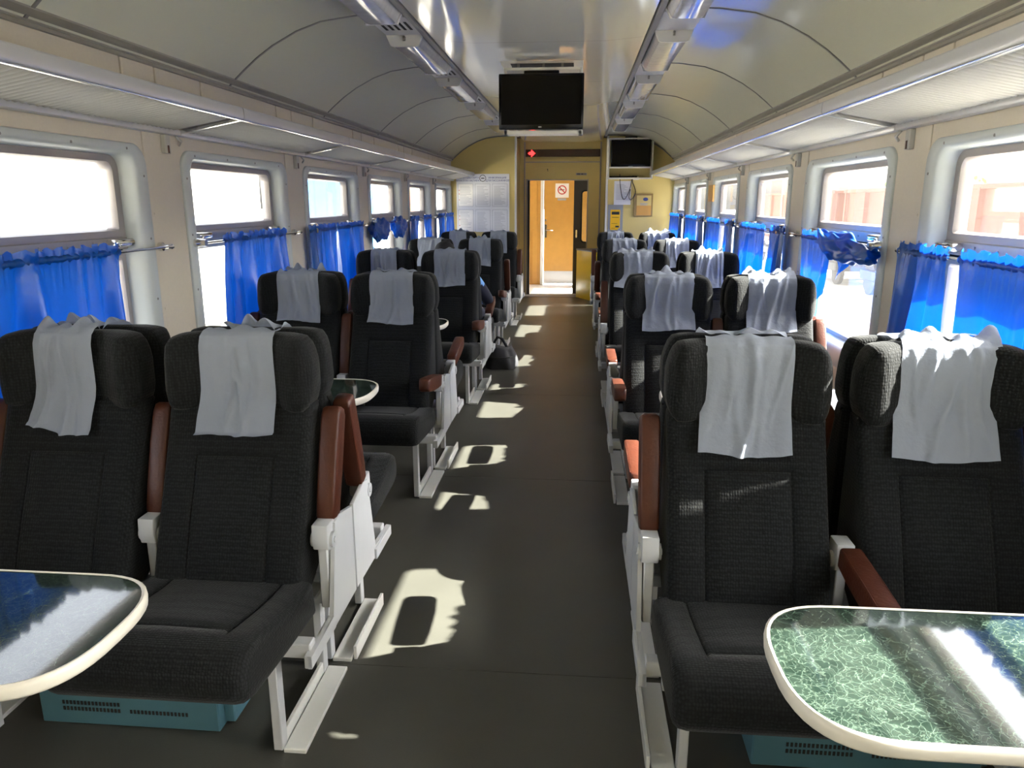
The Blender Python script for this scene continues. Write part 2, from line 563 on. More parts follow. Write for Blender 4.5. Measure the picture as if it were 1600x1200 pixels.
wn_i = 0
for side in (-1, 1):
    nm = SIDE[side]
    w = obj('wall_' + nm, wall_mesh(side), 'wall_beige', smooth=0)
    tag(w, 'beige side wall with the row of windows on the %s' % nm, 'wall', kind='structure')
    # pillar cover panels
    for k in range(-2, 6):
        j = J0 + k * BAY
        y1 = min(j + FRAME[0] - 0.004, Y_END - 0.002)
        y0 = j - BAY + FRAME[1] + 0.004
        if y1 - y0 < 0.05: continue
        bm = NB(); xa, xb = wx(side, 0.0), wx(side, 0.005)
        box(bm, (min(xa, xb), y0, 0.05), (max(xa, xb), y1, 1.685), 0.002, 1)
        for z in (0.95, 1.35):
            xr = wx(side, 0.005)
            tube(bm, [(xr, y0 + .03, z), (xr - side * .002, y0 + .03, z)], .005, 6)
        obj('pillar_panel', bm, 'wall_beige', w)
    # frieze above the rack, in pieces with cover strips
    yy = Y_BACK
    for k in range(-3, 6):
        j = J0 + k * BAY
        for (a, b) in ((j - BAY + .30, j - .34), (j - .33, j - .10), (j - .09, j + .29)):
            b = min(b, Y_END - .002)
            if b - a < .03: continue
            bm = NB(); xa, xb = wx(side, 0.0), wx(side, 0.012)
            box(bm, (min(xa, xb), a + .002, 1.72), (max(xa, xb), b - .002, 1.945), 0.003, 1)
            obj('frieze_panel', bm, 'wall_beige', w)
    # cornice
    bm = NB()
    prof = [(0.0, 1.94), (0.030, 1.94), (0.036, 1.950), (0.026, 1.957), (0.026, 1.966), (0.050, 1.972), (0.062, 1.985), (0.058, 2.0), (0.0, 2.02)]
    prism(bm, [(wx(side, p[0]), p[1]) for p in prof], 'y', Y_BACK, Y_END)
    o = obj('trim_1' if side < 0 else 'trim_2', bm, 'cornice'); tag(o, 'grey moulded cornice between frieze and curved ceiling, %s side' % nm, 'cornice', kind='structure')
    bm = NB(); xa, xb = wx(side, 0.0), wx(side, 0.022)
    box(bm, (min(xa, xb), Y_BACK, 0.0), (max(xa, xb), Y_END, 0.11), 0.004, 1)
    o = obj('baseboard_' + nm, bm, 'trim_grey'); tag(o, 'grey skirting along the floor, %s side' % nm, 'baseboard', kind='structure')
    # windows
    wm = window_meshes(side)
    for k in range(-4, 5):
        wn_i += 1
        j = J0 + k * BAY
        we = empty('window_%d' % wn_i, (0, j, 0))
        vi = k + 1
        if 0 <= vi <= 5:
            lab = '%s window on the %s wall, grey moulded frame with tilting upper pane' % (['nearest', 'second', 'third', 'fourth', 'fifth', 'farthest'][vi], nm)
        else:
            lab = 'window behind the photographer on the %s wall, number %d backwards' % (nm, -vi)
        tag(we, lab, 'window', kind='structure')
        for key, me in wm.items():
            put(key.replace('_b', ''), me, we)

# unseen closing wall behind the camera, added to keep outside light from leaking in
bm = NB(); box(bm, (-EXT, Y_BACK - 0.1, -0.1), (EXT, Y_BACK, 2.5))
o = obj('wall_back_blocker', bm, 'yellow_wall'); tag(o, 'unseen yellow wall added behind the photographer to keep outside light out', 'wall', kind='structure')
CEIL = [(1.515, 1.962), (1.50, 1.978), (1.44, 2.030), (1.367, 2.088), (1.28, 2.145), (1.155, 2.208), (1.032, 2.249), (0.872, 2.271), (0.715, 2.278), (0.612, 2.279)]
bm = NB()
pr = [(-EXT, 1.6), (-EXT, 2.02), (-1.45, 2.22), (-1.1, 2.38), (-.6, 2.46), (0, 2.48), (.6, 2.46), (1.1, 2.38), (1.45, 2.22), (EXT, 2.02), (EXT, 1.6), (EXT - .02, 1.6), (EXT - .02, 2.0), (1.44, 2.19), (1.09, 2.35), (.6, 2.43), (0, 2.45), (-.6, 2.43), (-1.09, 2.35), (-1.44, 2.19), (-EXT + .02, 2.0), (-EXT + .02, 1.6)]
prism(bm, pr, 'y', Y_BACK - 0.1, Y_VEST + 0.1)
o = obj('roof', bm, 'trim_grey'); tag(o, 'unseen outer roof shell added over the car against light leaks', 'roof', kind='structure')  # shell out of view, put over the ceiling to block light leaks

# ------------------------------------------------------------------ ceiling
ce = empty('ceiling'); tag(ce, 'glossy cream curved ceiling of jointed panels', 'ceiling', kind='structure')
S0, SP = 3.827, 1.423
seams = [S0 + SP * k for k in range(-5, 5)]
edges = [Y_BACK] + [s for s in seams if Y_BACK < s < Y_END] + [Y_END]
for side in (-1, 1):
    for a, b in zip(edges[:-1], edges[1:]):
        if b - a < .05: continue
        bm = NB()
        n = 5
        loops(bm, [[(side * p[0], a + 0.004 + (b - a - 0.008) * t / n, p[1]) for p in CEIL] for t in range(n + 1)], closed=False)
        bmesh.ops.solidify(bm, geom=list(bm.faces), thickness=0.006)
        obj('ceiling_panel', bm, 'ceiling_cream', ce, 60)
    for s in edges[1:-1]:
        bm = NB()
        def off(d):
            out = []
            for i, p in enumerate(CEIL):
                a = CEIL[max(0, i - 1)]; b = CEIL[min(len(CEIL) - 1, i + 1)]
                t = Vector((b[0] - a[0], b[1] - a[1])).normalized()
                nrm = Vector((t.y, -t.x))
                if nrm.y > 0: nrm = -nrm
                out.append((p[0] + nrm.x * d, p[1] + nrm.y * d))
            return out
        q = off(0.004); r0 = off(-0.004)
        loops(bm, [[(side * p[0], s - .009, p[1]) for p in r0], [(side * p[0], s - .007, p[1]) for p in q], [(side * p[0], s + .007, p[1]) for p in q], [(side * p[0], s + .009, p[1]) for p in r0]], closed=False)
        obj('joint_strip', bm, 'trim_grey', ce, 60)
# middle of the ceiling
mid_edges = [Y_BACK, .11, 1.534, 2.957, 4.38, 5.80, 7.23, 8.65, 10.07, Y_REC]
MID = [(.585, 2.282), (.575, 2.264), (.42, 2.250), (.36, 2.246), (0, 2.245), (-.36, 2.246), (-.42, 2.250), (-.575, 2.264), (-.585, 2.282)]
for a, b in zip(mid_edges[:-1], mid_edges[1:]):
    bm = NB()
    loops(bm, [[(p[0], a + .0015 + (b - a - .003) * t, p[1]) for p in MID] for t in (0, 1)], closed=False)
    bmesh.ops.solidify(bm, geom=list(bm.faces), thickness=-0.006)
    obj('middle_panel', bm, 'ceiling_mid', ce, 20)
for side in (-1, 1):
    bm = NB(); xa, xb = side * .583, side * .614
    box(bm, (min(xa, xb), Y_BACK, 2.255), (max(xa, xb), Y_END, 2.30), 0.004, 1)
    obj('ceiling_rail', bm, 'trim_grey', ce)
bm = NB(); box(bm, (-1.5, Y_BACK, 2.30), (1.5, Y_REC, 2.31)); obj('ceiling_backing', bm, 'dark_gap', ce)
# dark vent slot above the television
bm = NB(); box(bm, (-.21, 5.02, 2.2445), (.19, 5.30, 2.2475)); obj('vent_slot', bm, 'dark_gap', ce)
bm = NB(); box(bm, (-.27, 4.94, 2.2450), (.25, 5.42, 2.2462)); obj('vent_plate', bm, 'cream_steel', ce)

# ceiling lamps
def lamp(side, y, label):
    t = empty('ceiling_lamp', (side * .715, y, 2.278))
    tag(t, label, 'lamp', 'ceiling lamps along the rails')
    # cover plate before the diffuser
    bm = NB(); box(bm, (-.10, -.40, -.012), (.10, -.005, 0.0), .004, 1)
    obj('cover_plate', bm, 'lamp_white', t)
    if side < 0:
        for i in range(5):
            bm = NB(); box(bm, (-.066 + i * .032, -.30, -.0135), (-.052 + i * .032, -.13, -.0118)); obj('vent_slot', bm, 'dark_gap', t)
    bm = NB()
    prism(bm, [(-.10, 0), (.10, 0), (.10, -.012), (.078, -.062), (.06, -.068), (-.06, -.068), (-.078, -.062), (-.10, -.012)], 'y', 0, .016)
    cap = obj('end_cap', bm, 'lamp_white', t)
    bm = NB(); tube(bm, [(0, -.001, -.022), (0, -.014, -.022)], .007, 8); box(bm, (-.006, -.010, -.038), (.006, -.002, -.02)); obj('catch', bm, 'trim_grey', cap)
    bm = NB()
    prism(bm, [(-.096, -.002), (.096, -.002), (.094, -.014), (.070, -.058), (.052, -.063), (-.052, -.063), (-.070, -.058), (-.094, -.014)], 'y', .016, .93)
    obj('diffuser', bm, 'lamp_clear', t)
    bm = NB()
    prism(bm, [(-.10, 0), (.10, 0), (.10, -.012), (.078, -.062), (-.078, -.062), (-.10, -.012)], 'y', .93, .95)
    obj('end_cap', bm, 'lamp_white', t)
for side in (-1, 1):
    for k in range(-1, 5):
        y = 4.255 + SP * k
        if y + .95 > Y_END: continue
        nth = ['nearest', 'second', 'third', 'fourth', 'fifth', 'farthest'][k + 1]
        lamp(side, y, '%s white ceiling lamp %s along the %s ceiling rail' % (nth, 'with slotted vent' if side < 0 else 'with plain cover plate', SIDE[side]))

# ------------------------------------------------------------------ luggage racks
def slat_mesh(side):
    bm = NB()
    path = [(-.040, 1.6960), (-.15, 1.716), (-.270, 1.738), (-.297, 1.745), (-.309, 1.760)]
    w = .0135
    L = []
    for (dx, z) in path:
        x = side * (WX + dx)
        L.append([(x, -w, z + .007), (x, -w * .7, z - .001), (x, 0, z - .0045), (x, w * .7, z - .001), (x, w, z + .007), (x, 0, z + .008)])
    loops(bm, L, cap0=True, cap1=True)
    return mesh_of(bm, 'rack_white', 50, 'slat')
for side in (-1, 1):
    sm = slat_mesh(side)
    for k in range(-2, 5):
        j = J0 + k * BAY
        yb = min(j + BAY, Y_END)
        if yb - j < .3: continue
        nth = ['', 'nearest', 'second', 'third', 'fourth', 'fifth', 'farthest'][k + 2]
        rk = empty('luggage_rack', (0, j, 0))
        lab = 'white slatted luggage rack above the %s window on the %s side' % (nth, SIDE[side]) if k > -2 else 'white slatted luggage rack overhead beside the photographer, %s side' % SIDE[side]
        tag(rk, lab, 'luggage rack', 'overhead luggage racks')
        Ln = yb - j
        n = int((Ln - .06) / .0330)
        for i in range(n):
            put('slat', sm, rk, (0, .040 + i * .0330, 0))
        bm = NB()
        prof = [(-.332, 1.740), (-.338, 1.743), (-.341, 1.750), (-.339, 1.785), (-.335, 1.790), (-.327, 1.790), (-.323, 1.768)]
        prism(bm, [(side * (WX + p[0]), p[1]) for p in prof], 'y', .004, Ln - .004)
        obj('front_rail', bm, 'alu_rail', rk)
        bm = NB()
        prism(bm, [(side * (WX + p[0]), p[1]) for p in [(-.302, 1.7405), (-.308, 1.7375), (-.334, 1.7360), (-.3395, 1.7395), (-.332, 1.7425), (-.304, 1.7445)]], 'y', .004, Ln - .004)
        obj('rail_lip', bm, 'alu_lip', rk, 60)
        bm = NB()
        prism(bm, [(side * (WX + p[0]), p[1]) for p in [(-.02, 1.708), (-.27, 1.752), (-.27, 1.756), (-.02, 1.712)]], 'y', .02, Ln - .02)
        obj('gap_shade_sheet', bm, 'trim_grey', rk)  # grey sheet added above the slats so their gaps look shaded
        bm = NB()
        xa, xb = side * (WX - .052), side * (WX - .005)
        box(bm, (min(xa, xb), .004, 1.676), (max(xa, xb), Ln - .004, 1.700), .005, 2)
        obj('back_rail', bm, 'alu_rail', rk)
        bm = NB()
        prism(bm, [(side * (WX + p[0]), p[1]) for p in [(-.005, 1.676), (-.33, 1.738), (-.33, 1.75), (-.005, 1.712)]], 'y', -.008, .010)
        obj('cross_bar', bm, 'alu_lip', rk)
        bm = NB()
        xa, xb = side * (WX - .028), side * (WX - .005)
        box(bm, (min(xa, xb), -.095, 1.598), (max(xa, xb), -.055, 1.676), .003, 1)
        o = obj('coat_hook', bm, 'rack_white', rk)
        bm = NB(); xa, xb = side * (WX - .030), side * (WX - .0275)
        box(bm, (min(xa, xb), -.082, 1.60), (max(xa, xb), -.070, 1.632)); obj('hook_slot', bm, 'leather', o)
        bm = NB(); tube(bm, [(side * (WX - .02), .01, 1.676), (side * (WX - .03), .03, 1.655), (side * (WX - .012), .045, 1.640)], .006, 6)
        obj('stay', bm, 'rack_white', rk)

# ------------------------------------------------------------------ curtain rods and curtains
XR = 0.052
def rod(side, k):
    j = J0 + k * BAY
    t = empty('curtain_rod', (wx(side, XR), j, 1.213))
    nth = ['nearest', 'second', 'third', 'fourth', 'fifth', 'farthest'][k + 1]
    tag(t, 'thin steel curtain rod across the %s window of the %s wall' % (nth, SIDE[side]), 'curtain rod', 'curtain rods')
    bm = NB(); tube(bm, [(0, .10, 0), (0, 1.335, 0)], .006, 8); obj('rod', bm, 'chrome', t)
    bm = NB(); tube(bm, [(side * XR, .10, 0), (side * .02, .10, 0), (side * .012, .10, 0), (-side * .014, .10, 0)], [.022, .020, .016, .016], 12); obj('end_knob', bm, 'chrome', t)
    bm = NB(); tube(bm, [(side * XR, 1.33, 0), (side * .028, 1.33, 0), (side * .022, 1.33, 0), (-side * .010, 1.33, 0)], [.018, .018, .010, .010], 12)
    tube(bm, [(-side * .002, 1.30, 0), (-side * .002, 1.345, 0)], .011, 10); obj('end_bracket', bm, 'chrome', t)
for side in (-1, 1):
    for k in range(-1, 5): rod(side, k)

def curtain(side, ya, yb, label, seed, zb=.57, yab=None, ybb=None, folds=None, amp=.019, zfn=None, top=1.247, nz=34):
    """ya<yb at the rod, yab/ybb at the hem; zb or zfn(u) = hem height"""
    rng = random.Random(seed)
    yab = ya if yab is None else yab
    ybb = yb if ybb is None else ybb
    Wd = yb - ya
    nf = folds or max(3, int(Wd / .085))
    ph = [rng.uniform(0, 6.28) for _ in range(6)]
    jit = [rng.uniform(-.35, .35) for _ in range(nf + 2)]
    nu = max(24, nf * 9)
    bm = NB()
    def fn(u, v):
        hem = zfn(u) if zfn else zb
        # v: 0 top ruffle .. 1 hem
        vt = v ** 1.25
        z = top - (top - hem) * vt
        y0 = ya + (yab - ya) * vt; y1 = yb + (ybb - yb) * vt
        uu = u + .012 * math.sin(6.28 * u * 2.3 + ph[0]) * vt
        y = y0 + (y1 - y0) * uu
        fi = u * nf
        drop = top - z
        w = 6.2832 * nf * .72 * (u + .07 * math.sin(6.28 * u * 1.3 + ph[1]) + .028 * math.sin(6.28 * u * 3.3 + ph[4])) + 2.2 * drop * math.sin(u * 6 + ph[0])
        a = amp * (0.45 + 0.95 * sstep(.03, .45, drop)) * (.8 + .45 * math.sin(u * 11 + ph[5]))
        d = a * math.sin(w) + .35 * a * math.sin(1.7 * w + ph[2] + 3 * drop)
        fine = .0045 * math.sin(6.2832 * u * nf * 3.3 + ph[3] + 9 * drop) * (1 - sstep(.05, .16, drop))
        pin = math.exp(-((drop - .040) / .010) ** 2)
        d = d * (1 - .75 * pin) + fine * (1 - .5 * pin)
        if drop < .03:
            d += .006 * math.sin(6.28 * u * nf * 2.2 + ph[4])
            z += .007 * math.sin(6.28 * u * nf * 1.7 + ph[5])
        d = max(-.034, min(.07, d + .008))
        return (wx(side, XR + d), y, z)
    grid(bm, fn, nu, nz)
    o = obj('curtain', bm, 'curtain_blue', None, 180)
    tag(o, label, 'curtain', 'blue satin curtains')
    # sewn channel around the rod
    bm = NB()
    def fr(u, v):
        a = -PI * .5 + PI * v
        rr = .0125 + .002 * math.sin(u * nf * 19 + ph[2]) + .0015 * math.sin(u * nf * 31)
        return (wx(side, XR + rr * math.cos(a) * 1.0), ya + (yb - ya) * u, 1.213 + rr * math.sin(a) + .0015 * math.sin(u * nf * 12))
    grid(bm, fr, nu, 6)
    obj('rod_pocket', bm, 'curtain_blue', o, 180)
    return o

def jk(k): return J0 + k * BAY
def bunch(side, ya, yb, label, seed, zb=1.06, lean=0.0):
    """a short curtain rolled up and stuffed over its rod"""
    rng = random.Random(seed)
    ph = [rng.uniform(0, 6.28) for _ in range(8)]
    bm = NB()
    def fn(u, v):
        a = 2 * PI * v
        env = .55 + .45 * math.sin(PI * min(1, max(0, u * .9 + .05))) ** .5
        hh = (1.245 - zb) / 2 * env
        cz = 1.245 - hh + .01 * math.sin(u * 6 + ph[0])
        rr = 1 + .13 * math.sin(3 * a + u * 9 + ph[1]) + .10 * math.sin(5 * a - u * 14 + ph[2]) + .06 * math.sin(9 * a + u * 25 + ph[3])
        d = XR + .012 + .040 * env * rr * math.cos(a)
        z = cz + hh * rr * .94 * math.sin(a)
        y = ya + (yb - ya) * u + lean * (1.24 - z) + .02 * math.sin(2 * a + ph[4])
        return (wx(side, max(.018, d)), y, z)
    grid(bm, fn, 40, 48)
    o = obj('curtain', bm, 'curtain_blue', None, 180)
    tag(o, label, 'curtain', 'blue satin curtains')

curtain(-1, 1.80, 2.70, 'wide blue satin curtain over the nearest left window', 1, yab=1.78, ybb=2.66, zb=.565, amp=.026, folds=9)
curtain(-1, 3.555, 4.33, 'blue satin curtain over the far part of the second left window', 2, yab=3.52, ybb=4.30, zb=.56, amp=.024, folds=7)
curtain(-1, 4.76, 5.29, 'near half of the blue curtains closing the third left window', 3, yab=4.80, ybb=5.24, zb=.56, folds=6)
curtain(-1, 5.30, 5.95, 'far half of the blue curtains closing the third left window', 4, yab=5.30, ybb=5.97, zb=.56, folds=7)
bunch(-1, 6.23, 6.72, 'crumpled dark blue curtain bundled up on the near end of its rod', 5, 1.055, .25)
bunch(-1, 6.98, 7.42, 'crumpled blue curtain bundled up at the far end of the fourth left rod', 6, 1.05)
curtain(-1, 7.72, 8.17, 'near blue curtain of the fifth left window', 7, ybb=8.12, folds=5)
curtain(-1, 8.42, 8.88, 'far blue curtain of the fifth left window', 8, yab=8.42, folds=5)
curtain(-1, 9.30, 9.72, 'near blue curtain of the farthest left window', 9, folds=5, ybb=9.76)
curtain(-1, 9.90, 10.45, 'far blue curtain of the farthest left window', 10, yab=9.92, ybb=10.52, folds=5)
curtain(1, 1.80, 2.585, 'wide blue curtain over the near part of the nearest right window', 11, ybb=2.59, amp=.012, folds=7)
curtain(1, 2.665, 3.07, 'narrow blue curtain over the far part of the nearest right window', 12, yab=2.70, ybb=3.16, amp=.018, folds=4)
curtain(1, 3.84, 4.36, 'blue curtain hanging at the far end of the second right window', 13, zfn=lambda u: .94 - .36 * min(1, u * 2.2), yab=3.92, ybb=4.30, amp=.016, folds=4)
# curtain thrown over its rod
bm = NB()
rg = random.Random(14); pq = [rg.uniform(0, 6.28) for _ in range(6)]
def swag(u, v):
    y = 3.95 - .68 * u
    a = 2 * PI * v
    sag = .014 * math.sin(PI * u)
    r1 = (.036 - .008 * math.cos(2 * PI * u + .8)) * (1 + .22 * math.sin(2 * a + 7 * u + pq[0]) + .16 * math.sin(5 * a + 13 * u + pq[1]) + .08 * math.sin(9 * a - 21 * u + pq[3]))
    zz = 1.222 - .045 * u - sag + r1 * 1.35 * math.sin(a) + .006 * math.sin(22 * u + a)
    dd = XR + .022 + r1 * .9 * math.cos(a)
    return (wx(1, max(.016, dd)), y + .02 * math.sin(3 * a + pq[2]), zz)
grid(bm, swag, 60, 44)
def tail(u, v):
    y = 3.83 - .30 * u
    hem = 1.03 if u < .35 else 1.03 + (u - .35) / .65 * .16
    if u < .35: hem = 1.03 + (.35 - u) / .35 * .13
    z = 1.19 + (hem - 1.19) * v
    return (wx(1, XR + .012 + .016 * math.sin(u * 11 + v * 3) * v), y - .03 * v, z)
grid(bm, tail, 24, 14)
o = obj('curtain', bm, 'curtain_blue', None, 180); tag(o, 'blue curtain twisted and thrown over the rod of the second right window', 'curtain', 'blue satin curtains')
curtain(1, 5.20, 5.98, 'wide blue curtain at the far end of the third right window', 15, yab=5.24, folds=7)
curtain(1, 4.72, 5.06, 'narrow blue curtain at the near end of the third right window', 16, ybb=5.24, folds=4)
curtain(1, 6.85, 7.45, 'far blue curtain of the fourth right window', 17, yab=6.88, folds=6)
curtain(1, 6.26, 6.60, 'near blue curtain of the fourth right window', 18, ybb=6.68, folds=4)
curtain(1, 8.20, 8.95, 'far blue curtain of the fifth right window', 19, folds=6)
curtain(1, 7.74, 8.04, 'near blue curtain of the fifth right window', 20, folds=4)
curtain(1, 9.55, 10.44, 'far blue curtain of the farthest right window', 21, folds=7)
curtain(1, 9.24, 9.48, 'near blue curtain of the farthest right window', 22, folds=3)

# ------------------------------------------------------------------ seats
def poly_offset(poly, d):
    """move a closed (y,z) polygon inwards by d (list of per-vertex amounts allowed)"""
    n = len(poly)
    area = sum(poly[i][0] * poly[(i + 1) % n][1] - poly[(i + 1) % n][0] * poly[i][1] for i in range(n))
    sg = 1 if area > 0 else -1
    out = []
    for i, p in enumerate(poly):
        a = Vector(poly[i - 1]); b = Vector(poly[(i + 1) % n])
        t = (b - a).normalized()
        nrm = Vector((-t.y, t.x)) * sg
        dd = d[i] if isinstance(d, list) else d
        out.append((p[0] + nrm.x * dd, p[1] + nrm.y * dd))
    return out

def pad_mesh(profile, w, gx, rng_idx, lines, depth, m):
    """loft a closed profile across x with soft sides; a groove rectangle at x=+-gx over vertex range rng_idx, cross lines at given indices"""
    h = w / 2
    xs = [h, h - .004, h - .014, h - .032, (h + gx) / 2, gx + .008, gx, gx - .008, gx * .5, 0]
    ins = [.024, .012, .004, .0, 0, 0, 0, 0, 0, 0]
    xs2 = [(-x, i) for x, i in zip(xs, ins)] + [(x, i) for x, i in list(zip(xs, ins))[::-1][1:]]
    bm = NB()
    L = []
    for x, i in xs2:
        d = [i] * len(profile)
        bulge = .004 * math.cos(min(1, abs(x) / gx) * PI / 2) if abs(x) < gx else 0
        for q in range(len(profile)):
            if rng_idx[0] <= q <= rng_idx[1]:
                if abs(abs(x) - gx) < 1e-6: d[q] += depth
                if q in lines and abs(x) <= gx + 1e-6: d[q] += depth if abs(abs(x) - gx) > 1e-6 else 0
                if q not in lines: d[q] -= bulge
        L.append([(x, p[0], p[1]) for p in poly_offset(profile, d)])
    loops(bm, L, cap0=True, cap1=True)
    return mesh_of(bm, m, 60)

CUSH = [(-.25, .425), (-.33, .432), (-.42, .445), (-.50, .461), (-.553, .473), (-.561, .4745), (-.569, .476), (-.60, .480), (-.635, .477), (-.662, .463), (-.678, .440), (-.684, .412), (-.680, .385), (-.665, .362), (-.63, .350), (-.45, .335), (-.25, .325)]
BACK = [(-.281, .385), (-.276, .420), (-.255, .475), (-.228, .545), (-.190, .63), (-.158, .705), (-.1495, .725), (-.1465, .732), (-.1435, .739), (-.125, .785), (-.102, .845), (-.085, .872), (-.030, .875), (-.012, .86), (-.012, .62), (-.012, .50), (-.06, .42), (-.16, .36), (-.25, .355)]
M_CUSH = pad_mesh(CUSH, .462, .150, (0, 6), (5,), .006, 'seat_fabric')
M_BACK = pad_mesh(BACK, .405, .108, (0, 7), (7,), .006, 'seat_fabric')

def headrest_mesh():
    bm = NB()
    hw = .208
    xs = [1, .985, .96, .92, .86, .78, .68, .56, .42, .25, 0]
    xs = [-x for x in xs] + xs[::-1][1:]
    L = []
    for s in xs:
        a = abs(s)
        e = max(0, (a - .84) / .16)
        k = math.sqrt(max(0, 1 - .80 * e * e))
        e2 = max(0, (a - .55) / .45)
        kz = k * (1 - .06 * e2 * e2)
        push = .048 * sstep(.36, .86, a) * (1 - .45 * e)
        ring = []
        for q in range(28):
            t = 2 * PI * q / 28
            c, sn = math.cos(t), math.sin(t)
            yy = math.copysign(abs(c) ** .55, c)
            zz = math.copysign(abs(sn) ** .55, sn)
            y = -.042 + .036 * k * yy
            z = .946 + .108 * kz * zz - .010 * e2 * e2 * (zz > 0)
            if yy < 0: y -= push * min(1, -yy * 1.3)
            if yy < 0: y += .006 * zz
            ring.append((s * hw, y, z))
        L.append(ring)
    loops(bm, L, cap0=True, cap1=True)
    return mesh_of(bm, 'seat_fabric', 60)
M_HEAD = headrest_mesh()

def panel_mesh():
    bm = NB()
    poly = [(-.006, .268), (-.392, .262), (-.392, .298), (-.215, .302), (-.163, .555), (-.12, .562), (-.006, .537)]
    prism(bm, poly, 'x', -.006, .006, .002)
    # flange along the rail and front edge
    box(bm, (-.014, -.392, .262), (.006, -.20, .298), .002, 1)
    return mesh_of(bm, 'seat_steel', 30)
M_PANEL = panel_mesh()

def beams():
    bm = NB()
    box(bm, (-.50, -.37, .275), (.50, -.33, .315), .003, 1)
    box(bm, (-.50, -.11, .275), (.50, -.07, .315), .003, 1)
    box(bm, (-.44, -.42, .316), (.44, -.08, .328))
    return mesh_of(bm, 'seat_steel', 30)
M_BEAM = beams()
def leg_mesh():
    bm = NB(); box(bm, (-.012, -.018, .008), (.012, .018, .28), .002, 1); return mesh_of(bm, 'seat_steel', 30)
M_LEG = leg_mesh()
def plate_mesh():
    bm = NB()
    box(bm, (-.030, -.381, 0), (.030, -.019, .013), .002, 1)
    box(bm, (-.044, -.365, 0), (-.034, -.035, .045), .001, 1)
    return mesh_of(bm, 'white_paint', 30)
M_PLATE = plate_mesh()
def bracket_mesh():
    bm = NB()
    prism(bm, [(-.030, .045), (.028, .045), (.032, .0), (.022, -.028), (-.004, -.036), (-.026, -.026), (-.034, 0)], 'x', -.022, .022, .004)
    for s in (-1, 1):
        tube(bm, [(s * .018, 0, -.006), (s * .030, 0, -.006)], .022, 14)
        tube(bm, [(s * .029, 0, -.006), (s * .033, 0, -.006)], .009, 8)
    box(bm, (-.013, -.016, -.205), (.013, .024, -.02), .003, 1)
    return mesh_of(bm, 'seat_steel', 40)
M_BRK = bracket_mesh()
def armpad_mesh():
    bm = NB()
    L = []
    for (y, hw, z0, z1) in ((-.045, .020, .004, .052), (-.052, .0255, .0, .057), (-.12, .0265, -.004, .060), (-.24, .0265, -.006, .061), (-.330, .0265, .000, .062), (-.348, .0245, .006, .058), (-.355, .017, .014, .050)):
        ring = []
        for q in range(20):
            t = 2 * PI * q / 20
            c, s = math.cos(t), math.sin(t)
            c = math.copysign(abs(c) ** .28, c); s = math.copysign(abs(s) ** .28, s)
            ring.append((c * hw, y, (z0 + z1) / 2 + s * (z1 - z0) / 2))
        L.append(ring)
    loops(bm, L, cap0=True, cap1=True)
    # stitched seam along both upper edges
    for s in (-1, 1):
        tube(bm, [(s * .0225, -.055, .0545), (s * .0235, -.20, .058), (s * .0235, -.335, .058)], .0022, 5)
    return mesh_of(bm, 'leather', 50)
M_PAD = armpad_mesh()
def bolt_mesh():
    bm = NB(); tube(bm, [(-.009, 0, 0), (.009, 0, 0)], .006, 8); return mesh_of(bm, 'chrome', 40)
M_BOLT = bolt_mesh()

UP = -109
def double_seat(x, y, rotz, arms, label, group):
    """arms: angles of the arm rests at local x = -, 0, +"""
    t = empty('double_train_seat', (x, y, 0), rotz)
    tag(t, label, 'train seat', group)
    for s in (-1, 1):
        put('seat_cushion', M_CUSH, t, (s * .247, 0, 0))
        b = put('backrest', M_BACK, t, (s * .240, 0, 0))
        put('headrest', M_HEAD, t, (s * .240, 0, 0))
        put('side_panel', M_PANEL, t, (s * .505, 0, 0), (0, 0, 0))
        put('floor_plate', M_PLATE, t, (s * .443, 0, 0), (0, 0, 0) if s > 0 else (0, 0, 0))
        for yy in (-.365, -.035):
            put('leg', M_LEG, t, (s * .400, yy, 0))
    put('seat_frame', M_BEAM, t)
    for i, ax in enumerate((-.483, 0, .483)):
        br = put('armrest', M_BRK, t, (ax, -.178, .520))
        put('arm_pad', M_PAD, br, (0, 0, 0), (R(arms[i]), 0, 0))
    return t

# arm angles: 0 = folded down, UP = folded up.   (side, unit): (toward camera: aisle, mid, window), (away: aisle, mid, window)
ARMS = {
    (-1, 0): ((UP, UP, UP), (-106, UP, UP)),
    (-1, 1): ((-8, UP, UP), (-10, UP, UP)),
    (-1, 2): ((-6, 0, UP), (-14, UP, UP)),
    (-1, 3): ((-8, UP, UP), (-105, UP, UP)),
    (-1, 4): ((UP, UP, UP), (UP, UP, UP)),
    (1, 0): ((UP, 6, UP), (-2, -104, UP)),
    (1, 1): ((-4, UP, UP), (0, 0, UP)),
    (1, 2): ((UP, UP, UP), (0, UP, UP)),
    (1, 3): ((-5, UP, UP), (UP, UP, UP)),
    (1, 4): ((UP, UP, UP), (UP, UP, UP)),
}
for (side, u), (fa, aw) in ARMS.items():
    y = UNIT0 + UNIT * u
    sn = SIDE[side]
    fa3 = fa[::-1] if side < 0 else fa           # local +x is the aisle on the left side
    double_seat(side * PX, y, 0, fa3, 'charcoal double seat facing the camera, %s such row %s of the aisle' % (ORD[u], sn), 'double seats facing the camera')
    aw3 = aw if side < 0 else aw[::-1]           # turned round: local -x is the aisle on the left side
    double_seat(side * PX, y, PI, aw3, 'charcoal double seat facing the far door, back to back with the %s row, %s side' % (ORD[u], sn), 'double seats facing the far door')

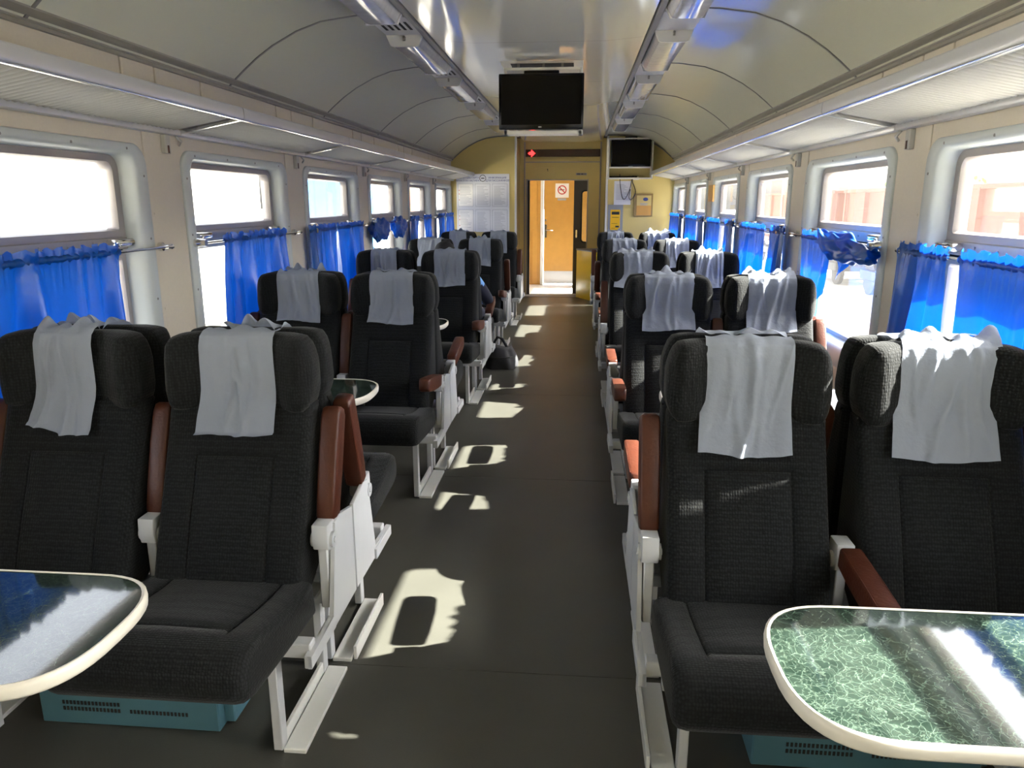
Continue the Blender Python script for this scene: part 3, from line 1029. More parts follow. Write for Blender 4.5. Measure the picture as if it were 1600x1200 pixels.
# head covers
def cover(side, u, which, away, seed, wd=.205, zlen=.79, skew=0.0, shift=0.0, lift=.008, rough=1.0, corner=0.0, bias=0.0):
    rng = random.Random(seed)
    ph = [rng.uniform(0, 6.28) for _ in range(10)]
    # path: rear edge on top -> over the top -> down the front
    path = [(-.012, 1.056), (-.030, 1.0605), (-.055, 1.0585), (-.074, 1.046), (-.0845, 1.020), (-.0865, .98), (-.0870, .94), (-.0890, .90), (-.097, .872), (-.112, .845), (-.121, .828)]
    ext = path[-1]
    while ext[1] > zlen:
        # hang just clear of the backrest, which slopes forward as it goes down
        zz = ext[1] - .03
        yy = -.102 - max(0, (.845 - zz)) * .41 - .013
        ext = (yy, max(zz, zlen)); path.append(ext)
        if zz <= zlen: break
    n = len(path) - 1
    rid = [(rng.uniform(.05, .95), rng.uniform(-.45, .45), rng.uniform(.018, .05), rng.uniform(-.4, 1) * .009, rng.uniform(.05, .5), rng.uniform(.6, 1.1)) for _ in range(9)]
    bm = NB()
    nu, nv = 44, 52
    def fn(a, v):
        s = v * n
        i = min(int(s), n - 1); f = s - i
        y = path[i][0] * (1 - f) + path[i + 1][0] * f
        z = path[i][1] * (1 - f) + path[i + 1][1] * f
        x = (a - .5) * (wd * (1 + .10 * v)) + shift + skew * v
        w = rough * (.0020 * math.sin(a * 15 + ph[0] + 2.2 * math.sin(v * 3 + ph[1])) + .0012 * math.sin(a * 29 + v * 5 + ph[2]))
        # one long soft ridge
        rc = .5 + bias + .12 * math.sin(v * 4 + ph[3])
        w += .011 * rough * math.exp(-((a - rc) / .05) ** 2) * sstep(.12, .4, v)
        w += .0055 * rough * math.exp(-((a - rc + .28) / .04) ** 2) * sstep(.2, .35, v) * (1 - sstep(.6, .9, v))
        for (rc0, sl, rw, rh, v0, v1) in rid:
            w += rough * rh * math.exp(-((a - rc0 - sl * (v - .5)) / rw) ** 2) * sstep(v0 - .1, v0 + .1, v) * (1 - sstep(v1 - .1, v1 + .12, v))
        top = 1 - sstep(0, .24, v)
        z += top * (lift * (.5 + .5 * math.sin(a * 9 + ph[4]) + .45 * math.sin(a * 21 + ph[5])) )
        y += top * .006 * math.sin(a * 13 + ph[6])
        z += .006 * math.sin(a * 5 + ph[7]) * sstep(.7, 1, v)
        if corner: z -= corner * max(0, (1 - 2 * a)) * sstep(.75, 1, v)
        return (x, y - .004 - max(-.003, w), z)
    grid(bm, fn, nu, nv)
    x = side * PX
    y = UNIT0 + UNIT * u
    lx = (-.24 if which == 'window' else .24) * (1 if side < 0 else -1) * (1 if not away else -1)
    o = obj('headrest_cover', bm, 'cover_cloth', None, 180, (x, y, 0), (0, 0, PI if away else 0))
    o.data.transform(Matrix.Translation((lx, 0, 0)))
    if away:
        lab = 'white cloth on the %s seat facing the far door, behind the %s row, %s side' % (which, ORD[u], SIDE[side])
    else:
        lab = 'white cloth headrest cover, %s seat of the %s row facing us, %s side' % (which, ORD[u], SIDE[side])
    tag(o, lab, 'headrest cover', 'white headrest covers')
    return o
sd = 100
special = {(-1, 0, 'aisle'): dict(wd=.200, corner=.012, bias=.10, lift=.010, zlen=.795),
           (-1, 0, 'window'): dict(wd=.165, shift=-.012, skew=-.005, lift=.022, zlen=.785, corner=-.015),
           (1, 0, 'aisle'): dict(wd=.215, skew=-.012, zlen=.775, lift=.007, bias=-.02),
           (1, 0, 'window'): dict(wd=.235, shift=.015, skew=-.02, zlen=.775, lift=.028),
           (-1, 1, 'aisle'): dict(wd=.21, zlen=.815), (-1, 1, 'window'): dict(wd=.205, zlen=.82, skew=.015),
           (1, 1, 'aisle'): dict(wd=.23, zlen=.80, bias=.05), (1, 1, 'window'): dict(wd=.215, zlen=.80, lift=.02),
           (1, 2, 'aisle'): dict(wd=.24, shift=-.03, skew=-.02, zlen=.81, lift=.022),
           (1, 4, 'window'): dict(wd=.28, lift=.035, zlen=.86)}
for side in (-1, 1):
    for u in range(5):
        for which in ('aisle', 'window'):
            sd += 1
            kw = dict(wd=.20 + .02 * math.sin(sd), zlen=.81, lift=.012)
            kw.update(special.get((side, u, which), {}))
            cover(side, u, which, False, sd, **kw)
            sd += 1
            cover(side, u, which, True, sd, wd=.21 + .02 * math.sin(sd * 3), zlen=.83, lift=.030 if (sd % 3 == 0 or (side, u) in ((-1, 0), (1, 1))) else .014)

# ------------------------------------------------------------------ tables
def table(side, i):
    y = UNIT0 + UNIT * (i - .5)
    t = empty('folding_table', (side * (WX - .03), y, 0))
    nth = ['nearest', 'second', 'third', 'fourth', 'farthest'][i]
    tag(t, 'green marbled table with white rim and rounded end, %s on the %s' % (nth, SIDE[side]), 'table', 'window tables')
    hw = .186; L0 = .945; a = .17
    pts = [(0, -hw)]
    for q in range(25):
        th = -PI / 2 + PI * q / 24
        c, s = math.cos(th), math.sin(th)
        pts.append((L0 - a + a * abs(c) ** .72, hw * math.copysign(abs(s) ** .72, s)))
    pts.append((0, hw))
    def outline(d):
        o2 = []
        for (px, py) in pts:
            k = (hw - d) / hw
            o2.append((min(px, L0 - a) + max(0, px - (L0 - a)) * (a - d) / a, py * k))
        return [(-side * p[0], p[1]) for p in o2]
    bm = NB()
    A = outline(.007)
    loops(bm, [[(p[0], p[1], .645) for p in A], [(p[0], p[1], .6605) for p in A]], cap0=True, cap1=True)
    obj('table_top', bm, 'table_marble', t, 30)
    bm = NB()
    rings = []
    for (d, z) in ((.0075, .6615), (.003, .6630), (-.001, .6600), (-.002, .652), (-.001, .640), (.003, .6345), (.012, .6335)):
        rings.append([(p[0], p[1], z) for p in outline(d)])
    loops(bm, rings, closed=False)
    obj('edge_band', bm, 'table_edge', t, 50)
    bm = NB()
    tube(bm, [(-side * .38, 0, .0), (-side * .38, 0, .64)], .02, 14)
    tube(bm, [(-side * .38, 0, .0), (-side * .38, 0, .012), (-side * .38, 0, .018)], [.06, .06, .022], 16)
    obj('pedestal', bm, 'seat_steel', t)
    bm = NB(); xa, xb = side * .025, -side * .05
    box(bm, (min(xa, xb), -.15, .60), (max(xa, xb), .15, .636), .003, 1)
    obj('wall_bracket', bm, 'seat_steel', t)
for side in (-1, 1):
    for i in range(5): table(side, i)

# ------------------------------------------------------------------ heaters under the near seats
for side, xa, xb, lab in ((-1, -1.215, -.705, 'pale blue vented metal box on the floor under the nearest left seat'), (1, .70, 1.26, 'pale blue vented metal box on the floor under the nearest right seat')):
    h = empty('under_seat_heater', ((xa + xb) / 2, 1.80, 0)); tag(h, lab, 'heater', 'heaters under the seats')
    hw = (xb - xa) / 2
    bm = NB(); box(bm, (-hw, -.145, .001), (hw, .14, .135), .004, 1); obj('casing', bm, 'heater_blue', h)
    bm = NB(); box(bm, (hw, -.115, .012), (hw + .03, .12, .105), .003, 1); obj('end_box', bm, 'heater_blue', h)
    for z in (.045, .064):
        for cx in (-.25, .22):
            for q in range(16):
                if z > .06 and cx > 0: continue
                bm = NB(); x0 = cx * hw * 1.6 - .085 + q * .0105
                box(bm, (x0, -.1465, z), (x0 + .006, -.144, z + .011)); obj('vent_slot', bm, 'dark_gap', h)

# ------------------------------------------------------------------ end wall, recess, doorway
def ceil_z(x):
    x = abs(x)
    if x <= .612: return 2.30
    for p, q in zip(CEIL[:-1], CEIL[1:]):
        if q[0] <= x <= p[0]:
            t = (x - p[0]) / (q[0] - p[0]); return p[1] + t * (q[1] - p[1])
    return 1.99
we = empty('wall_end', (0, Y_END, 0)); tag(we, 'yellow end wall with arched top around the doorway recess', 'wall', kind='structure')
for side in (-1, 1):
    bm = NB()
    xs = [.63, .70, .85, 1.0, 1.15, 1.28, 1.40, 1.50, WX]
    poly = [(side * .63, 0), ] + [(side * x, ceil_z(x) + .012) for x in xs] + [(side * WX, 0)]
    prism(bm, poly, 'y', 0, .05); obj('wall_panel', bm, 'yellow_wall', we)
    bm = NB(); x0 = side * .63
    box(bm, (min(x0, x0 + side * .02), .05, 0), (max(x0, x0 + side * .02), Y_REC - Y_END, 2.30)); obj('recess_side', bm, 'brown_gloss', we)
    bm = NB(); box(bm, (min(side * .615, side * .643), -.012, 0), (max(side * .615, side * .643), .02, 2.26), .003, 1); obj('corner_strip', bm, 'white_paint', we)
    bm = NB(); box(bm, (min(side * .55, side * .572), Y_REC - Y_END - .012, 0), (max(side * .55, side * .572), Y_REC - Y_END, 2.25), .002, 1); obj('corner_strip', bm, 'alu', we)
    # arch moulding
    bm = NB()
    A = [(side * p[0], p[1]) for p in CEIL]
    loops(bm, [[(p[0], -.014, p[1] + .004) for p in A], [(p[0], -.014, p[1] - .012) for p in A], [(p[0], 0, p[1] - .014) for p in A]], closed=False)
    obj('arch_strip', bm, 'trim_grey', we)
bm = NB()
D0, D1, DT = -.515, .375, 1.702
box(bm, (-.65, 0, 0), (D0, .06, 2.30)); box(bm, (D1, 0, 0), (.65, .06, 2.30)); box(bm, (D0, 0, DT), (D1, .06, 2.30))
dw = obj('wall_door_side', bm, 'yellow_wall', None, 0, (0, Y_REC, 0)); tag(dw, 'yellow recessed wall around the doorway', 'wall', kind='structure')
bm = NB(); box(bm, (-.55, -.012, 1.958), (.55, 0, 1.972), .002, 1); obj('seam_strip', bm, 'alu', dw)
bm = NB(); box(bm, (-.372, -.010, 1.765), (-.118, 0, 1.892), .002, 1); ht = obj('hatch_cover', bm, 'yellow_wall', dw)
bm = NB(); box(bm, (-.36, -.013, 1.777), (-.13, -.009, 1.88), .001, 1); obj('hatch_plate', bm, 'yellow_wall', ht)
bm = NB(); tube(bm, [(-.22, -.02, 1.86), (-.22, -.008, 1.86)], .008, 8); tube(bm, [(-.22, -.016, 1.86), (-.215, -.016, 1.83)], .004, 6); obj('key_hole', bm, 'print_black', ht)
bm = NB(); box(bm, (.20, -.006, 1.775), (.36, 0, 1.81), .001, 1); obj('name_plate', bm, 'alu', dw)
bm = NB(); box(bm, (.215, -.008, 1.786), (.265, -.005, 1.800)); box(bm, (.275, -.008, 1.786), (.31, -.005, 1.800)); box(bm, (.32, -.008, 1.789), (.345, -.005, 1.797)); obj('plate_marks', bm, 'print_black', dw)
bm = NB(); box(bm, (.372, -.008, 0), (.388, .0, DT + .02)); box(bm, (D0 - .022, -.010, 0), (D0, .0, DT + .02)); box(bm, (D0 - .022, -.010, DT), (D1 + .012, 0, DT + .014)); obj('door_trim', bm, 'alu', dw)
bm = NB(); box(bm, (D0, -.004, 0), (D0 + .03, .06, DT)); obj('rubber_jamb', bm, 'rubber', dw)

# led display
ld = empty('led_display', (0, Y_REC - .02, 2.09)); tag(ld, 'dark red led strip with a glowing red arrow above the doorway', 'display')
bm = NB(); box(bm, (-.545, -.02, -.052), (.548, .02, .052), .004, 1); obj('housing', bm, 'dark_panel', ld)
pat = ['0001000', '0001100', '0111110', '1111111', '0111110', '0001100', '0001000']
bm = NB()
for r_, row in enumerate(pat):
    for c_, ch in enumerate(row):
        if ch == '1':
            x0 = -.510 + c_ * .0155; z0 = .046 - r_ * .0145
            box(bm, (x0, -.026, z0 - .011), (x0 + .0125, -.020, z0))
obj('led_arrow', bm, 'led_red', ld)

# dark sliding door leaf with window, standing half open at the right
dl = empty('door_1', (0, Y_REC + .075, 0)); tag(dl, 'dark grey sliding door leaf pushed to the right of the doorway', 'door', kind='structure')
bm = NB()
x0, x1 = .178, .70
box(bm, (x0, 0, .01), (.30, .035, 1.72)); box(bm, (.60, 0, .01), (x1, .035, 1.72)); box(bm, (.30, 0, .01), (.60, .035, .80)); box(bm, (.30, 0, 1.55), (.60, .035, 1.72))
lf = obj('leaf', bm, 'door_dark', dl, 0)
bm = NB(); loops(bm, [[(p[0], -.003, p[1]) for p in rrect(.285, .615, .785, 1.565, .05)], [(p[0], -.003, p[1]) for p in rrect(.305, .595, .805, 1.545, .04)], [(p[0], .03, p[1]) for p in rrect(.305, .595, .805, 1.545, .04)]]); obj('gasket', bm, 'rubber', lf)
bm = NB(); box(bm, (.30, .012, .80), (.60, .018, 1.55)); obj('pane', bm, 'pane_plain', lf)
bm = NB(); box(bm, (.21, -.008, .86), (.235, 0, .98), .004, 1); obj('pull', bm, 'chrome', lf)

# vestibule
ve = empty('wall_vestibule', (0, 0, 0)); tag(ve, 'orange panelled vestibule beyond the doorway', 'wall', kind='structure')
bm = NB(); box(bm, (-1.55, Y_VEST, 0), (-.375, Y_VEST + .05, 2.30)); obj('orange_panel', bm, 'orange_wood', ve)
bm = NB(); box(bm, (-.525, Y_VEST - .012, .02), (-.445, Y_VEST, 1.95), .002, 1); obj('cover_strip', bm, 'orange_wood', ve)
bm = NB(); box(bm, (.215, Y_VEST, 0), (1.55, Y_VEST + .05, 2.30)); obj('orange_panel', bm, 'orange_wood', ve)
bm = NB(); box(bm, (-.375, Y_VEST, 1.80), (.215, Y_VEST + .05, 2.30)); obj('orange_panel', bm, 'orange_wood', ve)
bm = NB(); box(bm, (-.385, Y_VEST - .02, 0), (-.335, Y_VEST + .03, 1.82), .003, 1); box(bm, (.185, Y_VEST - .02, 0), (.225, Y_VEST + .03, 1.82), .003, 1); box(bm, (-.385, Y_VEST - .02, 1.745), (.225, Y_VEST + .03, 1.82), .003, 1); obj('door_casing', bm, 'white_paint', ve)
bm = NB(); box(bm, (-1.6, Y_REC + .06, 2.25), (1.6, Y_VEST + .05, 2.30)); obj('vestibule_ceiling', bm, 'white_paint', ve)
for side in (-1, 1):
    bm = NB(); xa, xb = side * 1.35, side * 1.40
    a, b = min(xa, xb), max(xa, xb)
    box(bm, (a, Y_REC + .06, 0), (b, Y_VEST, .85)); box(bm, (a, Y_REC + .06, 1.65), (b, Y_VEST, 2.3)); box(bm, (a, Y_REC + .06, .85), (b, Y_REC + .32, 1.65)); box(bm, (a, Y_VEST - .37, .85), (b, Y_VEST, 1.65))
    obj('vestibule_side', bm, 'orange_wood', ve)
d2 = empty('door_2', (0, Y_VEST - .012, 0)); tag(d2, 'closed orange door with white frame and steel handle beyond the doorway', 'door', kind='structure')
bm = NB(); box(bm, (-.325, 0, .03), (.18, .03, 1.74), .003, 1); lf = obj('leaf', bm, 'orange_wood', d2)
bm = NB(); box(bm, (-.322, -.004, .03), (.177, 0, .24), .001, 1); obj('kick_plate', bm, 'alu_rail', d2)
bm = NB(); box(bm, (-.315, -.008, .80), (-.275, 0, 1.02), .003, 1); tube(bm, [(-.295, -.008, .93), (-.295, -.05, .93), (-.285, -.055, .93), (-.17, -.055, .925)], .010, 8); tube(bm, [(-.295, -.008, 1.09), (-.295, -.022, 1.09)], .016, 10); obj('door_handle', bm, 'chrome', d2)
bm = NB(); box(bm, (-.14, -.004, 1.46), (.085, 0, 1.69), .0005, 1); sg = obj('no_smoking_sign', bm, 'paper_white', d2)
bm = NB()
loops(bm, [[(-.028 + r_ * math.cos(2 * PI * k / 28), yy, 1.585 + r_ * math.sin(2 * PI * k / 28)) for k in range(28)] for (r_, yy) in ((.075, -.004), (.075, -.0055), (.058, -.0055), (.058, -.004))])
prism(bm, [(-.028 + a_, 1.585 + b_) for a_, b_ in ((-.052, .040), (-.040, .052), (.052, -.040), (.040, -.052))], 'y', -.0055, -.004)
obj('red_ring', bm, 'print_red', sg)
bm = NB(); box(bm, (-.075, -.005, 1.580), (.012, -.004, 1.592)); obj('cigarette', bm, 'print_black', sg)
bm = NB(); box(bm, (-.10, -.004, 1.415), (.04, -.0005, 1.45), .0005, 1); obj('caption_plate', bm, 'print_grey', sg)

# yellow waste bin in the recess
bn = empty('waste_bin', (.45, 11.10, 0)); tag(bn, 'tall yellow waste box standing at the right of the doorway', 'bin')
bm = NB(); prism(bm, [(-.215, .25), (-.215, .05), (.0, -.36), (.165, -.36), (.165, .30)], 'z', .006, .70, .004); obj('box', bm, 'yellow_box', bn, 30)
bm = NB(); prism(bm, [(-.222, .255), (-.222, .045), (-.003, -.367), (.17, -.367), (.17, .305)], 'z', .70, .715, .003); obj('lid', bm, 'trim_grey', bn, 30)

# poster board
pb = empty('notice_board', (-1.088, Y_END - .004, 1.377)); tag(pb, 'large pale information board with six sheets on the left of the end wall', 'poster')
bm = NB(); box(bm, (-.372, -.006, -.393), (.372, .003, .393), .001, 1); obj('board', bm, 'paper', pb)
rg = random.Random(5)
for c_ in range(3):
    for r_ in range(2):
        x0 = -.345 + c_ * .240; z1 = .258 - r_ * .352
        bm = NB(); box(bm, (x0, -.0085, z1 - .300), (x0 + .205, -.006, z1), .0005, 1)
        sh = obj('sheet', bm, 'paper_white' if c_ == 0 else 'paper', pb)
        bm = NB()
        for (a_, b_) in (((x0 - .004, z1), (x0 + .209, z1 + .004)), ((x0 - .004, z1 - .304), (x0 + .209, z1 - .300)), ((x0 - .004, z1 - .30), (x0, z1)), ((x0 + .205, z1 - .30), (x0 + .209, z1))):
            box(bm, (a_[0], -.0088, a_[1]), (b_[0], -.006, b_[1]))
        obj('sheet_border', bm, 'print_grey', sh)
        bm = NB()
        z = z1 - .03
        while z > z1 - .28:
            box(bm, (x0 + .022, -.0092, z - .004), (x0 + .022 + rg.uniform(.09, .165), -.0084, z)); z -= .0155 if c_ else .021
        obj('printed_lines', bm, 'print_grey', sh)
        if c_ == 0:
            bm = NB()
            for zz in (.09, .14, .22):
                box(bm, (x0 + .006, -.0094, z1 - zz), (x0 + .018, -.0084, z1 - zz + .010))
            obj('red_marks', bm, 'print_red', sh)
for (tx, l1, l2) in ((-.205, 'ЖОЛАУШЫЛАРҒА', 'АРНАЛҒАН АҚПАРАТ'), (.205, 'ИНФОРМАЦИЯ', 'ДЛЯ ПАССАЖИРОВ')):
    text_mesh(l1, .034, 'print_blue', 'header_text', pb, (tx, -.007, .330), (R(90), 0, 0))
    text_mesh(l2, .034, 'print_blue', 'header_text', pb, (tx, -.007, .292), (R(90), 0, 0))
bm = NB()
loops(bm, [[(r_ * math.cos(2 * PI * k / 24), yy, .335 + r_ * math.sin(2 * PI * k / 24)) for k in range(24)] for (r_, yy) in ((.046, -.006), (.046, -.008), (.039, -.008), (.039, -.006))])
prism(bm, [(-.026, .329), (.026, .329), (.020, .340), (-.020, .340)], 'y', -.008, -.006)
obj('round_emblem', bm, 'print_black', pb)

# right side of the end wall: television box, papers
tb = empty('television_box', (.925, Y_END - .11, 1.955)); tag(tb, 'cream open metal box on the end wall holding the small television', 'tv bracket')
bm = NB()
bx = .30
for (a_, b_) in (((-bx, -.11, .245), (bx, .105, .262)), ((-bx, -.11, -.262), (bx, .105, -.245)), ((-bx, -.11, -.262), (-bx + .02, .105, .262)), ((bx - .02, -.11, -.262), (bx, .105, .262)), ((-bx, -.11, -.125), (bx, -.09, -.105))):
    box(bm, a_, b_, .002, 1)
obj('box_frame', bm, 'cream_steel', tb)
bm = NB(); box(bm, (-bx + .03, -.06, -.245), (.10, .09, -.225), .004, 1); obj('receiver', bm, 'black_plastic', tb)
tv2 = empty('small_television', (.925, Y_END - .235, 2.02)); tag(tv2, 'small black television on the right of the end wall', 'television')
bm = NB(); box(bm, (-.262, -.018, -.172), (.262, .035, .172), .008, 2); obj('casing', bm, 'black_plastic', tv2)
bm = NB(); box(bm, (-.245, -.0195, -.142), (.245, -.0175, .157)); obj('screen', bm, 'screen', tv2)
bm = NB(); box(bm, (-.03, -.0205, -.172), (.03, -.018, -.165)); obj('logo', bm, 'grey_plate', tv2)
bm = NB(); box(bm, (-.08, .02, .17), (.08, .06, .215), .004, 1); obj('hook', bm, 'black_plastic', tv2)

pp = empty('paper_sheet', (.845, Y_END - .003, 1.512)); tag(pp, 'white sheet of paper taped under the small television', 'paper')
bm = NB(); grid(bm, lambda a, b: (-.115 + .23 * a, -.004 - .012 * max(0, .25 - b) * 4 * .3, -.158 + .316 * b), 8, 12); bmesh.ops.solidify(bm, geom=list(bm.faces), thickness=.001); obj('sheet', bm, 'paper', pp)
bm = NB()
for q in range(12): box(bm, (-.085, -.0062, .11 - q * .018), (.02 + .06 * ((q * 7) % 5) / 5, -.0048, .115 - q * .018))
obj('printed_lines', bm, 'print_grey', pp)
yn = empty('yellow_notice', (.757, Y_END - .003, 1.176)); tag(yn, 'orange yellow notice on a grey backing plate at the end wall', 'sign')
bm = NB(); box(bm, (-.105, -.004, -.180), (.105, .003, .180), .001, 1); obj('backing', bm, 'grey_plate', yn)
bm = NB(); box(bm, (-.066, -.0075, -.163), (.066, -.004, .112), .0005, 1); obj('notice', bm, 'orange_print', yn)
bm = NB(); box(bm, (-.05, -.009, .045), (.055, -.007, .085)); box(bm, (-.045, -.009, .005), (.05, -.007, .012)); box(bm, (-.05, -.009, -.078), (.03, -.007, -.074)); box(bm, (.005, -.009, -.128), (.055, -.007, -.105)); box(bm, (-.05, -.009, -.14), (.0, -.007, -.136)); obj('printed_marks', bm, 'print_black', yn)
cf = empty('framed_card', (1.142, Y_END - .003, 1.353)); tag(cf, 'small brown framed yellow card with a blue emblem on the end wall', 'sign')
bm = NB(); box(bm, (-.132, -.022, -.155), (.120, .003, .150), .003, 1); obj('frame', bm, 'brown_gloss', cf)
bm = NB(); box(bm, (-.100, -.0245, -.140), (.098, -.021, .125), .001, 1); obj('card', bm, 'yellow_wall', cf)
bm = NB(); box(bm, (-.100, -.0255, -.140), (.098, -.0240, -.01)); obj('card_field', bm, 'orange_wood', cf)
bm = NB(); prism(bm, [(.0 + .035 * math.cos(2 * PI * k / 16) + .02, .075 + .024 * math.sin(2 * PI * k / 16)) for k in range(16)], 'y', -.0265, -.024); obj('emblem', bm, 'print_blue', cf)
bm = NB(); box(bm, (-.05, -.0265, .012), (.05, -.024, .022)); box(bm, (-.05, -.0265, -.005), (.04, -.024, .003)); obj('printed_lines', bm, 'print_grey', cf)
# hanging cables
for i, (pts, lab) in enumerate((([(.80, 1.76), (.81, 1.62), (.835, 1.48), (.86, 1.43), (.885, 1.44), (.92, 1.50), (.95, 1.60), (.965, 1.72)], 'black cable looping in front of the taped white paper'),
                                ([(.98, 1.74), (.975, 1.66), (1.00, 1.60), (1.02, 1.52), (.99, 1.45), (.955, 1.42), (.935, 1.46), (.95, 1.56)], 'thin cable loop hanging beside the framed card'))):
    bm = NB(); P3 = [(p[0], Y_END - .03, p[1]) for p in pts]
    sm = []
    for a_ in range(len(P3) - 1):
        p0 = Vector(P3[max(0, a_ - 1)]); p1 = Vector(P3[a_]); p2 = Vector(P3[a_ + 1]); p3 = Vector(P3[min(len(P3) - 1, a_ + 2)])
        for q in range(6):
            t = q / 6
            sm.append(.5 * ((2 * p1) + (-p0 + p2) * t + (2 * p0 - 5 * p1 + 4 * p2 - p3) * t * t + (-p0 + 3 * p1 - 3 * p2 + p3) * t ** 3))
    sm.append(Vector(P3[-1]))
    tube(bm, sm, .0055, 6)
    o = obj('hanging_cable', bm, 'cable'); tag(o, lab, 'cable')
bm = NB(); box(bm, (.985, Y_END - .06, 1.685), (1.06, Y_END - .001, 1.725), .008, 2)
o = obj('wall_socket', bm, 'cream_steel'); tag(o, 'small cream plug box hanging under the small television', 'socket')
# wooden board on the right wall pillar
bm = NB(); box(bm, (WX - .022, 7.49, 1.395), (WX - .005, 7.73, 1.555), .003, 1)
o = obj('wall_plaque', bm, 'orange_wood'); tag(o, 'small brown plaque on the right wall between the fourth and fifth windows', 'plaque')

# ------------------------------------------------------------------ big television
tm = empty('television_mount', (0, 5.02, 2.02)); tag(tm, 'cream steel mount frame hanging from the ceiling behind the big television', 'tv bracket')
bm = NB()
for (a_, b_) in (((-.245, -.06, .175), (.245, .08, .192)), ((-.245, -.06, -.205), (.255, .08, -.182)), ((-.245, -.06, -.205), (-.225, .08, .19)), ((.228, -.06, -.205), (.25, .08, .19))):
    box(bm, a_, b_, .003, 1)
obj('frame', bm, 'cream_steel', tm)
for x in (-.16, .0, .12):
    bm = NB(); box(bm, (x - .008, .0, .19), (x + .008, .016, .226)); obj('hanger', bm, 'trim_grey', tm)
bm = NB(); box(bm, (-.12, -.05, .12), (.10, .02, .176), .004, 1); obj('back_box', bm, 'black_plastic', tm)
tv = empty('wide_television', (-.008, 4.92, 2.005)); tag(tv, 'wide black flat television hanging from the ceiling over the aisle', 'television')
bm = NB(); box(bm, (-.265, -.015, -.165), (.265, .035, .163), .006, 2); obj('casing', bm, 'black_plastic', tv)
bm = NB(); box(bm, (-.250, -.0165, -.138), (.250, -.0145, .150)); obj('screen', bm, 'screen', tv)
bm = NB(); box(bm, (-.016, -.0175, -.155), (.004, -.0145, -.149)); obj('logo', bm, 'lamp_white', tv)

# ------------------------------------------------------------------ bag on the floor
bg_ = empty('shoulder_bag', (-.40, 6.30, 0)); tag(bg_, 'dark grey soft bag standing on the floor beside the third left seat', 'bag')
bm = NB()
def bagf(u, v):
    a = 2 * PI * u
    h = v
    z = .17 * h
    rx = .135 * (1 - .35 * h ** 2.2); ry = .14 * (1 - .45 * h ** 2)
    k = 1 + .05 * math.sin(5 * a + 4 * h) + .03 * math.sin(9 * a)
    c, s = math.cos(a), math.sin(a)
    c = math.copysign(abs(c) ** .7, c); s = math.copysign(abs(s) ** .7, s)
    return (rx * k * c, ry * k * s, .002 + z + .012 * math.sin(3 * a + 1) * h)
V = grid(bm, bagf, 40, 12)
bm.faces.new([V[i][12] for i in range(40)]); bm.faces.new([V[i][0] for i in range(39, -1, -1)])
obj('bag_body', bm, 'bag_cloth', bg_, 60)
bm = NB(); tube(bm, [(-.05, 0, .16), (-.06, -.02, .22), (-.03, -.03, .265), (.01, -.03, .25), (.05, -.01, .17), (.085, .0, .11)], .012, 8); obj('strap', bm, 'bag_cloth', bg_)
bm = NB(); tube(bm, [(-.128, -.02, .10), (-.08, -.118, .105), (.0, -.13, .10), (.08, -.118, .105), (.126, -.02, .10)], .004, 6); obj('zip', bm, 'rubber', bg_)

